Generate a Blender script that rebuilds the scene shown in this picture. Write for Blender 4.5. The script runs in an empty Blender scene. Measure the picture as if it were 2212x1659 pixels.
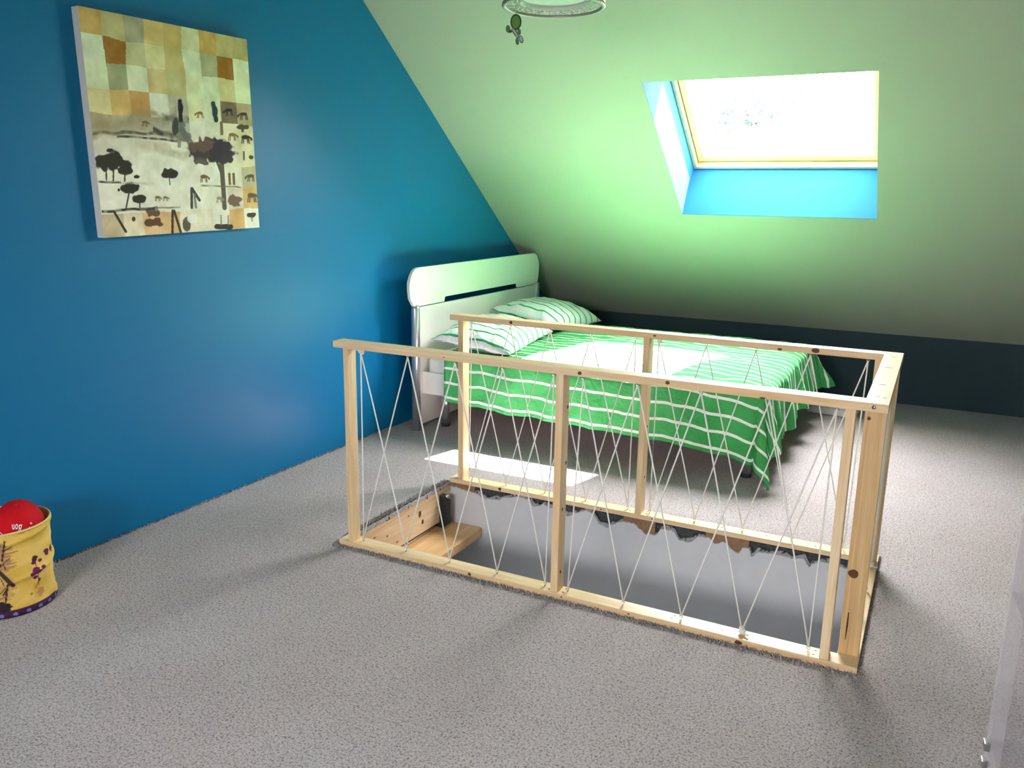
import bpy, bmesh, math, random
import numpy as np
from mathutils import Vector, Matrix, noise as mnoise

random.seed(7)
SC = bpy.context.scene
COL = SC.collection
PI = math.pi

# ------------------------------------------------------------------ camera
cam_d = bpy.data.cameras.new('camera')
cam_d.sensor_fit = 'HORIZONTAL'
cam_d.sensor_width = 36.0
cam_d.lens = 1779.25 / 2212.0 * 36.0
cam_d.clip_start = 0.02
cam = bpy.data.objects.new('camera', cam_d)
COL.objects.link(cam)
CR = Vector((0.88876528, 0.45807767, 0.01615933))
CU = Vector((-0.11532307, 0.18935208, 0.97511352))
CF = Vector((-0.44361793, 0.86851058, -0.22111647))
M = Matrix.Identity(4)
for i in range(3):
    M[i][0] = CR[i]; M[i][1] = CU[i]; M[i][2] = -CF[i]
M[0][3], M[1][3], M[2][3] = 3.07557, -1.88572, 1.48835
cam.matrix_world = M
SC.camera = cam

# ------------------------------------------------------------------ light
SUN_DIR = Vector((-0.474, -0.550, -1.0)).normalized()      # direction the light travels
w = bpy.data.worlds.new('daylight'); SC.world = w
w.use_nodes = True
wn = w.node_tree.nodes; wn.clear()
wo = wn.new('ShaderNodeOutputWorld'); wb = wn.new('ShaderNodeBackground')
wb.inputs['Color'].default_value = (1.0, 0.95, 0.96, 1.0)
wb.inputs['Strength'].default_value = 40.0
w.node_tree.links.new(wb.outputs[0], wo.inputs[0])
sun_d = bpy.data.lights.new('sun', 'SUN')
sun_d.energy = 165.0
sun_d.angle = math.radians(0.6)
sun_d.color = (1.0, 0.80, 0.84)
sun = bpy.data.objects.new('sun', sun_d); COL.objects.link(sun)
sun.rotation_euler = SUN_DIR.to_track_quat('-Z', 'Y').to_euler()
sun.location = (6, 8, 9)

VS = SC.view_settings
SC.display_settings.display_device = 'sRGB'
VS.view_transform = 'Standard'; VS.look = 'None'
VS.gamma = 1.0; VS.use_curve_mapping = False
VS.exposure = 0.82
SC.cycles.use_denoising = True
SC.cycles.max_bounces = 14
SC.cycles.diffuse_bounces = 8
SC.cycles.transparent_max_bounces = 16

# ------------------------------------------------------------------ helpers
def lin(c):
    """sRGB 0..255 to linear"""
    o = []
    for v in c[:3]:
        v = v / 255.0
        o.append(v / 12.92 if v <= 0.04045 else ((v + 0.055) / 1.055) ** 2.4)
    return (o[0], o[1], o[2], 1.0)

class NT:
    def __init__(self, name):
        self.m = bpy.data.materials.new(name); self.m.use_nodes = True
        self.t = self.m.node_tree; self.t.nodes.clear()
        self.out = self.t.nodes.new('ShaderNodeOutputMaterial')
    def n(self, typ, **kw):
        nd = self.t.nodes.new(typ)
        for k, v in kw.items(): setattr(nd, k, v)
        return nd
    def l(self, a, b): self.t.links.new(a, b)
    def bsdf(self, rough=0.6, spec=0.5, metal=0.0, col=None):
        b = self.n('ShaderNodeBsdfPrincipled')
        b.inputs['Roughness'].default_value = rough
        b.inputs['Metallic'].default_value = metal
        b.inputs['Specular IOR Level'].default_value = spec
        if col is not None: b.inputs['Base Color'].default_value = col
        self.l(b.outputs[0], self.out.inputs[0])
        return b
    def coord(self, kind='Object', scale=(1, 1, 1), loc=(0, 0, 0)):
        c = self.n('ShaderNodeTexCoord'); mp = self.n('ShaderNodeMapping')
        mp.inputs['Scale'].default_value = scale; mp.inputs['Location'].default_value = loc
        self.l(c.outputs[kind], mp.inputs[0]); return mp.outputs[0]
    def noise(self, vec, scale, detail=3, rough=0.5, dist=0.0):
        x = self.n('ShaderNodeTexNoise'); x.inputs['Scale'].default_value = scale
        x.inputs['Detail'].default_value = detail; x.inputs['Roughness'].default_value = rough
        x.inputs['Distortion'].default_value = dist
        if vec is not None: self.l(vec, x.inputs['Vector'])
        return x.outputs['Fac']
    def ramp(self, fac, stops, interp='LINEAR'):
        r = self.n('ShaderNodeValToRGB'); r.color_ramp.interpolation = interp
        e = r.color_ramp.elements
        e[0].position, e[0].color = stops[0]
        e[1].position, e[1].color = stops[1]
        for p_, c_ in stops[2:]:
            q = e.new(p_); q.color = c_
        self.l(fac, r.inputs[0]); return r.outputs[0]
    def mix(self, fac, a, b, blend='MIX'):
        m = self.n('ShaderNodeMix', data_type='RGBA', blend_type=blend)
        for s, v in ((m.inputs[0], fac), (m.inputs[6], a), (m.inputs[7], b)):
            if hasattr(v, 'is_linked'): self.l(v, s)
            else: s.default_value = v
        return m.outputs[2]
    def bump(self, h, strength=0.3, dist=0.01, b=None):
        x = self.n('ShaderNodeBump'); x.inputs['Strength'].default_value = strength
        x.inputs['Distance'].default_value = dist
        self.l(h, x.inputs['Height'])
        if b is not None: self.l(x.outputs[0], b.inputs['Normal'])
        return x.outputs[0]

def plain(name, col, rough=0.6, spec=0.5, metal=0.0, nscale=60, nstr=0.05, var=0.08):
    t = NT(name); b = t.bsdf(rough, spec, metal)
    v = t.coord(); f = t.noise(v, nscale, 4)
    dark = tuple(c * (1 - var) for c in col[:3]) + (1,)
    t.l(t.ramp(f, [(0.3, dark), (0.7, col)]), b.inputs['Base Color'])
    if nstr: t.bump(f, nstr, 0.002, b)
    return t.m

MATS = {}
def wood(axis, light, dark, name, rough=0.4, gs=1.0):
    """pine with the grain along an axis (world metres)"""
    t = NT(name); b = t.bsdf(rough, 0.5)
    sc = [26 * gs, 26 * gs, 26 * gs]; sc[axis] = 1.3
    oi = t.n('ShaderNodeObjectInfo')
    c = t.n('ShaderNodeTexCoord'); mp = t.n('ShaderNodeMapping')
    mp.inputs['Scale'].default_value = sc
    t.l(c.outputs['Object'], mp.inputs[0])
    mu = t.n('ShaderNodeMath', operation='MULTIPLY'); mu.inputs[1].default_value = 37.0
    t.l(oi.outputs['Random'], mu.inputs[0])
    cx = t.n('ShaderNodeCombineXYZ')
    for k in range(3): t.l(mu.outputs[0], cx.inputs[k])
    t.l(cx.outputs[0], mp.inputs['Location'])
    f = t.noise(mp.outputs[0], 1.0, 3, 0.55, 0.6)
    f2 = t.noise(mp.outputs[0], 5.0, 4, 0.6, 0.2)
    col = t.ramp(f, [(0.30, light), (0.72, dark)])
    fine = t.ramp(f2, [(0.35, (0.86, 0.84, 0.80, 1)), (0.62, (1, 1, 1, 1))])
    t.l(t.mix(1.0, col, fine, 'MULTIPLY'), b.inputs['Base Color'])
    t.bump(f2, 0.08, 0.002, b)
    return t.m

PL, PD = lin((236, 212, 176)), lin((220, 184, 136))
WX, WY, WZ = (wood(i, PL, PD, 'pine_' + 'xyz'[i]) for i in range(3))
WZ2 = wood(2, lin((216, 186, 140)), lin((192, 154, 104)), 'pine_warm', gs=2.0)
WHEAD = wood(1, lin((232, 206, 172)), lin((196, 152, 112)), 'pine_header')
WTREAD = wood(1, lin((226, 188, 142)), lin((204, 158, 108)), 'oak_tread')
WWIN = wood(0, lin((232, 214, 160)), lin((212, 188, 126)), 'window_pine')

MATS['blue'] = plain('blue_wall_paint', lin((1, 104, 152)), 0.42, 0.28, nscale=180, nstr=0.03, var=0.05)
MATS['lining'] = plain('light_blue_lining_paint', lin((26, 84, 136)), 0.8, 0.08, nscale=180, nstr=0.03, var=0.04)
MATS['green'] = plain('pale_green_paint', lin((164, 171, 154)), 0.6, 0.3, nscale=120, nstr=0.03, var=0.03)
MATS['knee'] = plain('shade_darkened_knee_paint', lin((50, 67, 76)), 0.7, 0.2, nscale=120, nstr=0.03, var=0.05)  # muted blue-teal, darkened so the colour carries the shade on the knee wall
MATS['white'] = plain('white_lacquer', lin((226, 226, 220)), 0.35, 0.5, nscale=40, nstr=0.0, var=0.03)
MATS['cotton'] = plain('white_cotton', lin((228, 230, 228)), 0.85, 0.2, nscale=300, nstr=0.1, var=0.04)
MATS['silver'] = plain('satin_silver', lin((196, 200, 206)), 0.28, 0.5, 0.85, nscale=30, nstr=0.0, var=0.04)
MATS['chrome'] = plain('zinc_steel', lin((190, 190, 188)), 0.25, 0.5, 1.0, nscale=30, nstr=0.0, var=0.05)
MATS['black'] = plain('black_metal', lin((30, 33, 38)), 0.45, 0.4, nscale=80, nstr=0.05, var=0.2)
MATS['rubber'] = plain('dark_rubber', lin((52, 50, 48)), 0.7, 0.3, nscale=80, nstr=0.05, var=0.2)
MATS['cord'] = plain('white_cord', lin((246, 242, 236)), 0.8, 0.2, nscale=900, nstr=0.4, var=0.15)
MATS['knot'] = plain('knot_brown', lin((104, 66, 34)), 0.55, 0.3, nscale=400, nstr=0.05, var=0.35)
MATS['hole'] = plain('screw_dark', lin((62, 56, 52)), 0.4, 0.5, 0.6, nscale=300, nstr=0.1, var=0.3)
MATS['split'] = plain('split_dark', lin((72, 40, 18)), 0.8, 0.2, nscale=300, nstr=0.1, var=0.3)
MATS['plaster'] = plain('grey_plaster', lin((198, 198, 204)), 0.75, 0.25, nscale=14, nstr=0.04, var=0.05)
MATS['torn'] = plain('torn_plasterboard', lin((86, 88, 92)), 0.9, 0.1, nscale=90, nstr=0.8, var=0.6)
MATS['jbrown'] = plain('old_joist', lin((150, 118, 92)), 0.85, 0.1, nscale=60, nstr=0.4, var=0.3)
MATS['outer'] = plain('outer_masonry', lin((120, 118, 112)), 0.9, 0.2, nscale=20, nstr=0.1, var=0.2)
MATS['magn'] = plain('magnolia_wall', lin((205, 208, 204)), 0.7, 0.2, nscale=90, nstr=0.03, var=0.03)
MATS['canvas_edge'] = plain('white_canvas', lin((214, 214, 212)), 0.85, 0.1, nscale=700, nstr=0.3, var=0.06)
MATS['red'] = plain('red_cotton_twill', lin((196, 10, 26)), 0.8, 0.2, nscale=900, nstr=0.2, var=0.12)
MATS['red2'] = plain('red_lining', lin((216, 22, 36)), 0.8, 0.2, nscale=900, nstr=0.2, var=0.1)
MATS['print_white'] = plain('white_print', lin((236, 232, 234)), 0.7, 0.2, nscale=100, nstr=0.0, var=0.04)
MATS['pinkdot'] = plain('pink_print', lin((232, 150, 146)), 0.7, 0.2, nscale=100, nstr=0.0, var=0.04)
MATS['binin'] = plain('bin_lining', lin((206, 170, 92)), 0.75, 0.2, nscale=90, nstr=0.1, var=0.12)
MATS['purple'] = plain('purple_hem', lin((66, 36, 74)), 0.7, 0.2, nscale=120, nstr=0.2, var=0.5)
MATS['lampsteel'] = plain('brushed_lamp_steel', lin((168, 166, 158)), 0.42, 0.5, 0.6, nscale=60, nstr=0.02, var=0.08)
MATS['lampwhite'] = plain('lamp_diffuser', lin((226, 232, 224)), 0.6, 0.3, nscale=60, nstr=0.0, var=0.03)
MATS['frog'] = plain('green_enamel', lin((92, 140, 58)), 0.3, 0.5, nscale=120, nstr=0.1, var=0.3)
MATS['frogdk'] = plain('dark_green_edge', lin((34, 70, 44)), 0.4, 0.5, nscale=120, nstr=0.1, var=0.3)
MATS['frogbl'] = plain('grey_blue_enamel', lin((168, 190, 192)), 0.3, 0.5, nscale=120, nstr=0.05, var=0.1)
MATS['bark'] = plain('bark', lin((120, 104, 86)), 0.9, 0.2, nscale=20, nstr=0.5, var=0.4)
MATS['leaf'] = plain('leaf_green', lin((52, 68, 67)), 0.6, 0.3, nscale=3, nstr=0.0, var=0.3)

def carpet_mat():
    t = NT('beige_carpet'); b = t.bsdf(0.95, 0.05)
    v = t.coord()
    fine = t.noise(v, 270, 3, 0.6)
    speck = t.noise(v, 155, 2, 0.6, 0.6)
    big = t.noise(v, 1.6, 3, 0.5)
    base = t.ramp(big, [(0.3, lin((188, 178, 178))), (0.7, lin((198, 190, 192)))])
    sp = t.ramp(speck, [(0.33, (0.42, 0.40, 0.40, 1)), (0.50, (0.92, 0.92, 0.92, 1)), (0.66, (1.08, 1.08, 1.08, 1))])
    fi = t.ramp(fine, [(0.28, (0.62, 0.61, 0.61, 1)), (0.5, (1.0, 1.0, 1.0, 1))])
    t.l(t.mix(1.0, t.mix(1.0, base, sp, 'MULTIPLY'), fi, 'MULTIPLY'), b.inputs['Base Color'])
    ad = t.n('ShaderNodeMath', operation='ADD'); t.l(fine, ad.inputs[0]); t.l(speck, ad.inputs[1])
    t.bump(ad.outputs[0], 0.7, 0.008, b)
    return t.m
MATS['carpet'] = carpet_mat()

def stripe_mat(name, base, base2, stripe, period, width, offset, axis=1, rough=0.8):
    """fabric with woven stripes across one UV axis (UV in metres)"""
    t = NT(name); b = t.bsdf(rough, 0.25)
    uv = t.n('ShaderNodeUVMap'); sp = t.n('ShaderNodeSeparateXYZ'); t.l(uv.outputs[0], sp.inputs[0])
    a = t.n('ShaderNodeMath', operation='SUBTRACT'); a.inputs[1].default_value = offset
    t.l(sp.outputs[axis], a.inputs[0])
    d = t.n('ShaderNodeMath', operation='DIVIDE'); d.inputs[1].default_value = period; t.l(a.outputs[0], d.inputs[0])
    f = t.n('ShaderNodeMath', operation='FRACT'); t.l(d.outputs[0], f.inputs[0])
    lt = t.n('ShaderNodeMath', operation='LESS_THAN'); lt.inputs[1].default_value = width / period
    t.l(f.outputs[0], lt.inputs[0])
    v = t.coord(); n1 = t.noise(v, 6, 3)
    bc = t.ramp(n1, [(0.35, base), (0.65, base2)])
    t.l(t.mix(lt.outputs[0], bc, stripe), b.inputs['Base Color'])
    n2 = t.noise(v, 14, 4, 0.6, 0.6)
    t.bump(n2, 0.6, 0.03, b)
    return t.m
MATS['duvet'] = stripe_mat('green_striped_cotton', lin((56, 152, 80)), lin((64, 160, 88)), lin((236, 240, 234)), 0.094, 0.016, 0.022)
MATS['pillow'] = stripe_mat('white_green_striped_cotton', lin((224, 228, 228)), lin((232, 235, 236)), lin((34, 164, 92)), 0.088, 0.016, 0.02)

def attr_mat(name, rough=0.8, bump=0.0):
    t = NT(name); b = t.bsdf(rough, 0.2)
    a = t.n('ShaderNodeVertexColor'); a.layer_name = 'paint'
    v = t.coord(); n = t.noise(v, 260, 3)
    t.l(t.mix(1.0, a.outputs[0], t.ramp(n, [(0.3, (0.93, 0.93, 0.93, 1)), (0.7, (1, 1, 1, 1))]), 'MULTIPLY'), b.inputs['Base Color'])
    if bump: t.bump(n, bump, 0.002, b)
    return t.m
MATS['painting'] = attr_mat('painted_canvas', 0.75, 0.15)
MATS['binprint'] = attr_mat('printed_bin_fabric', 0.75, 0.1)

def pane_mat():
    t = NT('window_glass')
    tr = t.n('ShaderNodeBsdfTransparent'); tr.inputs[0].default_value = (0.96, 0.985, 0.98, 1)
    gl = t.n('ShaderNodeBsdfGlossy'); gl.inputs['Roughness'].default_value = 0.02
    lw = t.n('ShaderNodeLayerWeight'); lw.inputs[0].default_value = 0.5
    pw = t.n('ShaderNodeMath', operation='POWER'); pw.inputs[1].default_value = 5.0; t.l(lw.outputs['Facing'], pw.inputs[0])
    ma = t.n('ShaderNodeMath', operation='MULTIPLY_ADD'); ma.inputs[1].default_value = 0.9; ma.inputs[2].default_value = 0.04
    t.l(pw.outputs[0], ma.inputs[0])
    mx = t.n('ShaderNodeMixShader'); t.l(ma.outputs[0], mx.inputs[0])
    t.l(tr.outputs[0], mx.inputs[1]); t.l(gl.outputs[0], mx.inputs[2]); t.l(mx.outputs[0], t.out.inputs[0])
    return t.m
MATS['glass'] = pane_mat()
def plastic_mat(name, alpha, col):
    t = NT(name)
    tr = t.n('ShaderNodeBsdfTransparent'); tr.inputs[0].default_value = (0.95, 0.94, 0.95, 1)
    b = t.n('ShaderNodeBsdfPrincipled'); b.inputs['Base Color'].default_value = col; b.inputs['Roughness'].default_value = 0.25
    v = t.coord(); n = t.noise(v, 8, 2)
    r = t.ramp(n, [(0.3, (alpha * 0.8,) * 3 + (1,)), (0.7, (alpha * 1.2,) * 3 + (1,))])
    mx = t.n('ShaderNodeMixShader'); t.l(r, mx.inputs[0])
    t.l(tr.outputs[0], mx.inputs[1]); t.l(b.outputs[0], mx.inputs[2]); t.l(mx.outputs[0], t.out.inputs[0])
    return t.m
MATS['clear'] = plastic_mat('clear_plastic', 0.06, lin((222, 220, 222)))
MATS['frost'] = plastic_mat('frosted_plastic', 0.30, lin((222, 220, 220)))

# ---- mesh helpers
def link(name, me, mat=None, parent=None, smooth=False):
    o = bpy.data.objects.new(name, me)
    if mat is not None: me.materials.append(MATS[mat] if isinstance(mat, str) else mat)
    COL.objects.link(o)
    if parent is not None:
        o.parent = parent
        o.matrix_parent_inverse = Matrix.Translation(parent.location).inverted() if parent.location.length else Matrix.Identity(4)
    if smooth:
        me.polygons.foreach_set('use_smooth', [True] * len(me.polygons))
    return o
def bm_obj(name, bm, mat, parent=None, smooth=False):
    me = bpy.data.meshes.new(name)
    bmesh.ops.recalc_face_normals(bm, faces=bm.faces)
    bm.to_mesh(me); bm.free()
    return link(name, me, mat, parent, smooth)
def add_box(bm, x0, x1, y0, y1, z0, z1, bev=0.0, mat=None):
    vs = [bm.verts.new((x, y, z)) for x in (x0, x1) for y in (y0, y1) for z in (z0, z1)]
    fs = [(0, 1, 3, 2), (4, 6, 7, 5), (0, 4, 5, 1), (2, 3, 7, 6), (0, 2, 6, 4), (1, 5, 7, 3)]
    fc = [bm.faces.new([vs[i] for i in f]) for f in fs]
    if mat is not None:
        for v in vs: v.co = mat @ v.co
    if bev:
        ed = {e for f in fc for e in f.edges}
        bmesh.ops.bevel(bm, geom=list(ed), offset=bev, segments=2, affect='EDGES', profile=0.6)
def box(name, x0, x1, y0, y1, z0, z1, mat, parent=None, bev=0.002):
    bm = bmesh.new(); add_box(bm, x0, x1, y0, y1, z0, z1, bev)
    return bm_obj(name, bm, mat, parent)
def prism(name, pts, z0, z1, mat, parent=None, bev=0.0, frame=None):
    """polygon extruded along z (or along the frame's third axis)"""
    bm = bmesh.new()
    lo = [bm.verts.new((x, y, z0)) for x, y in pts]; hi = [bm.verts.new((x, y, z1)) for x, y in pts]
    n = len(pts)
    fc = [bm.faces.new(lo), bm.faces.new(hi)]
    for i in range(n): fc.append(bm.faces.new((lo[i], lo[(i + 1) % n], hi[(i + 1) % n], hi[i])))
    if bev:
        bmesh.ops.bevel(bm, geom=list({e for f in fc for e in f.edges}), offset=bev, segments=2, affect='EDGES', profile=0.6)
    if frame is not None:
        for v in bm.verts: v.co = frame @ v.co
    return bm_obj(name, bm, mat, parent)
def add_tube(bm, pts, r, seg=8, cap=True):
    rings = []
    up = Vector((0.0, 0.0, 1.0))
    P = [Vector(p) for p in pts]
    for i, p in enumerate(P):
        a = P[max(0, i - 1)]; b = P[min(len(P) - 1, i + 1)]
        d = (b - a).normalized()
        s = d.cross(up)
        if s.length < 1e-3: s = d.cross(Vector((0, 1, 0)))
        s.normalize(); t = s.cross(d)
        rr = r[i] if isinstance(r, (list, tuple)) else r
        rings.append([bm.verts.new(p + s * math.cos(2 * PI * k / seg) * rr + t * math.sin(2 * PI * k / seg) * rr) for k in range(seg)])
    for i in range(len(rings) - 1):
        for k in range(seg):
            bm.faces.new((rings[i][k], rings[i][(k + 1) % seg], rings[i + 1][(k + 1) % seg], rings[i + 1][k]))
    if cap:
        bm.faces.new(rings[0]); bm.faces.new(rings[-1])
def tube(name, pts, r, mat, parent=None, seg=10):
    bm = bmesh.new(); add_tube(bm, pts, r, seg); return bm_obj(name, bm, mat, parent, True)
def add_torus(bm, c, R, r, axis, seg=14, ms=6):
    ax = Vector(axis).normalized()
    s = ax.cross(Vector((0.31, 0.52, 0.8))).normalized(); t = ax.cross(s)
    rings = []
    for i in range(seg):
        a = 2 * PI * i / seg; d = s * math.cos(a) + t * math.sin(a)
        rings.append([bm.verts.new(Vector(c) + d * (R + r * math.cos(2 * PI * k / ms)) + ax * r * math.sin(2 * PI * k / ms)) for k in range(ms)])
    for i in range(seg):
        for k in range(ms):
            bm.faces.new((rings[i][k], rings[(i + 1) % seg][k], rings[(i + 1) % seg][(k + 1) % ms], rings[i][(k + 1) % ms]))
def lathe(bm, prof, c=(0, 0, 0), seg=48, closed=False):
    rings = []
    for r, z in prof:
        rings.append([bm.verts.new((c[0] + r * math.cos(2 * PI * k / seg), c[1] + r * math.sin(2 * PI * k / seg), c[2] + z)) for k in range(seg)])
    n = len(rings)
    for i in range(n if closed else n - 1):
        A = rings[i]; B = rings[(i + 1) % n]
        for k in range(seg):
            bm.faces.new((A[k], A[(k + 1) % seg], B[(k + 1) % seg], B[k]))
    return rings
def empty(name, loc=(0, 0, 0)):
    o = bpy.data.objects.new(name, None); o.location = loc; o.empty_display_size = 0.1
    COL.objects.link(o); return o
def tag(o, label, cat, group=None):
    o['label'] = label; o['category'] = cat
    if group: o['group'] = group
    return o
def struct(o):
    o['kind'] = 'structure'; return o
def grid_mesh(name, P, uv=None, mat=None, parent=None, smooth=True, closed_u=False):
    """P[i][j] -> point"""
    nu, nv = len(P), len(P[0])
    verts = [tuple(P[i][j]) for i in range(nu) for j in range(nv)]
    faces = []
    for i in range(nu if closed_u else nu - 1):
        for j in range(nv - 1):
            a = i * nv + j; b = ((i + 1) % nu) * nv + j
            faces.append((a, b, b + 1, a + 1))
    me = bpy.data.meshes.new(name); me.from_pydata(verts, [], faces)
    if uv is not None:
        L = me.uv_layers.new(name='UVMap')
        flat = [uv[i][j] for i in range(nu) for j in range(nv)]
        dat = np.array([flat[l.vertex_index] for l in me.loops], dtype=np.float32).ravel()
        L.data.foreach_set('uv', dat)
    return link(name, me, mat, parent, smooth)

# ------------------------------------------------------------------ room shell
K, KH = 4.907, 0.524                      # knee wall
TANS = 0.7530
SA = math.atan(TANS); CS, SS = math.cos(SA), math.sin(SA)
ZC = 2.80                                 # flat ceiling
YT = K - (ZC - KH) / TANS                 # where the slope meets it
XR, YB = 6.2, -5.6                        # right gable, rear knee wall
SLOPE = Matrix(((1, 0, 0, 0), (0, -CS, SS, K), (0, SS, CS, KH), (0, 0, 0, 1)))   # local (x, up the slope, outward)
def sl(x, v, d=0.0): return SLOPE @ Vector((x, v, d))
VTOP = (ZC - KH) / SS
RS = Matrix(((1, 0, 0, 0), (0, CS, -SS, YB), (0, SS, CS, KH), (0, 0, 0, 1)))     # rear slope
YT2 = YB + (ZC - KH) / TANS
ROOF = 0.40

# carpeted floor with the stairwell cut through it
HX0, HX1, HY0, HY1 = 0.885, 2.925, 0.832, 1.70
bm = bmesh.new()
FT = -0.02
def slab(x0, x1, y0, y1): add_box(bm, x0, x1, y0, y1, FT, 0.0)
slab(0, XR, YB, HY0); slab(0, XR, HY1 + 0.045, K); slab(0, HX0, HY0, HY1 + 0.045); slab(HX1, XR, HY0, HY1 + 0.045)
floor = struct(bm_obj('floor', bm, 'carpet'))
# structural deck below the carpet (keeps the floor light-tight)
bm = bmesh.new()
for a in ((0, XR, YB, HY0 - 0.03), (0, XR, HY1 + 0.05, K), (0, HX0 - 0.05, HY0 - 0.03, HY1 + 0.05), (HX1 + 0.02, XR, HY0 - 0.03, HY1 + 0.05)):
    add_box(bm, *a, -0.19, FT)
bm_obj('floor_deck', bm, 'jbrown', floor)

# left gable
def gable(name, x0, x1, mat):
    pts = [(YB - 0.6, -0.3), (K + 0.6, -0.3), (K + 0.6, KH), (YT + 0.02, ZC + 0.4), (YT2 - 0.02, ZC + 0.4), (YB - 0.6, KH)]
    fr = Matrix(((0, 0, 1, 0), (1, 0, 0, 0), (0, 1, 0, 0), (0, 0, 0, 1)))
    return struct(prism(name, pts, x0, x1, mat, None, 0.0, fr))
gable('wall_left', -0.2, 0.0, 'blue')
gable('wall_right', XR, XR + 0.2, 'magn')
struct(box('wall_knee', 0, XR, K, K + 0.15, -0.2, KH, 'knee', None, 0))
struct(box('wall_back', 0, XR, YB - 0.15, YB, -0.2, KH, 'green', None, 0))
struct(box('ceiling', 0, XR, YT2 - 0.02, YT + 0.02, ZC, ZC + 0.2, 'green', None, 0))

def roof_with_hole(name, fr, holes, mat):
    """sloping ceiling slab with rectangular window openings (x0, x1, v0, v1)"""
    bm = bmesh.new()
    xs = sorted({0.0, XR} | {h[0] for h in holes} | {h[1] for h in holes})
    v0, v1 = holes[0][2], holes[0][3]
    vs = [-0.0, v0, v1, VTOP + 0.15]
    for i in range(len(xs) - 1):
        for j in range(3):
            if j == 1 and any(abs(h[0] - xs[i]) < 1e-6 for h in holes): continue
            for d, in ((0.0,), (ROOF,)):
                q = [fr @ Vector((x, v, d)) for x, v in ((xs[i], vs[j]), (xs[i + 1], vs[j]), (xs[i + 1], vs[j + 1]), (xs[i], vs[j + 1]))]
                bm.faces.new([bm.verts.new(p) for p in q])
    bmesh.ops.remove_doubles(bm, verts=bm.verts, dist=1e-5)
    return struct(bm_obj(name, bm, mat))
WX0, WX1 = 1.480, 2.703
WV0, WV1 = (K - 3.752) / CS, (K - 2.778) / CS
roof_with_hole('wall_slope', SLOPE, [(WX0, WX1, WV0, WV1)], 'green')
RW = [(1.5, 3.1, 1.2, 2.4)]
roof_with_hole('wall_slope_rear', RS, RW, 'green')

def skylight(name, fr, x0, x1, v0, v1, d0):
    """roof window: four painted linings, pine frame, sash and pane"""
    root = empty(name, fr @ Vector(((x0 + x1) / 2, v0, 0))); struct(root)
    def b(nm, a0, a1, b0, b1, c0, c1, mat, par, bev=0.002):
        bm = bmesh.new(); add_box(bm, a0, a1, b0, b1, c0, c1, bev, fr); return bm_obj(nm, bm, mat, par)
    T = 0.02
    b('lining', x0 - T, x0, v0 - T, v1 + T, 0.002, d0 + 0.30, 'lining', root, 0)
    b('lining', x1, x1 + T, v0 - T, v1 + T, 0.002, d0 + 0.30, 'lining', root, 0)
    b('lining', x0, x1, v0 - T, v0, 0.002, d0 + 0.30, 'lining', root, 0)
    b('lining', x0, x1, v1, v1 + T, 0.002, d0 + 0.30, 'lining', root, 0)
    F = 0.022                                   # outer frame, flush with the end of the linings
    f0, f1 = d0, d0 + 0.26
    b('frame_rail', x0, x1, v0, v0 + F, f0, f1, WWIN, root)
    b('frame_rail', x0, x1, v1 - F, v1, f0, f1, WWIN, root)
    b('frame_stile', x0, x0 + F, v0 + F, v1 - F, f0, f1, WWIN, root)
    b('frame_stile', x1 - F, x1, v0 + F, v1 - F, f0, f1, WWIN, root)
    s0, s1, S, ST = d0 + 0.045, d0 + 0.20, 0.042, 0.20     # opening sash
    xa, xb, va, vb = x0 + F + 0.004, x1 - F - 0.004, v0 + F + 0.004, v1 - F - 0.004
    sash = b('sash', xa, xb, va, va + S, s0, s1, WWIN, root)
    b('sash_rail', xa, xb, vb - ST, vb, s0, s1, WWIN, sash)
    b('sash_stile', xa, xa + S, va + S, vb - ST, s0, s1, WWIN, sash)
    b('sash_stile', xb - S, xb, va + S, vb - ST, s0, s1, WWIN, sash)
    b('pane', xa + S - 0.006, xb - S + 0.006, va + S - 0.006, vb - ST + 0.006, s0 + 0.135, s0 + 0.141, 'glass', root, 0)
    # daylight portal: guides the sky's own light through the opening
    ld = bpy.data.lights.new('sky_portal', 'AREA'); ld.shape = 'RECTANGLE'
    ld.size = xb - xa - 2 * S; ld.size_y = vb - va - S - ST; ld.cycles.is_portal = True
    lo = bpy.data.objects.new('sky_portal', ld); COL.objects.link(lo)
    m3 = fr.to_3x3()
    R = Matrix((m3.col[0], m3.col[1], m3.col[2])).transposed()
    lo.matrix_world = Matrix.Translation(fr @ Vector(((x0 + x1) / 2, (va + S + vb - ST) / 2, s1 + 0.03))) @ R.to_4x4()
    return root
skylight('window_1', SLOPE, WX0, WX1, WV0, WV1, 0.385)
skylight('window_2', RS, *RW[0], 0.25)

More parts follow.
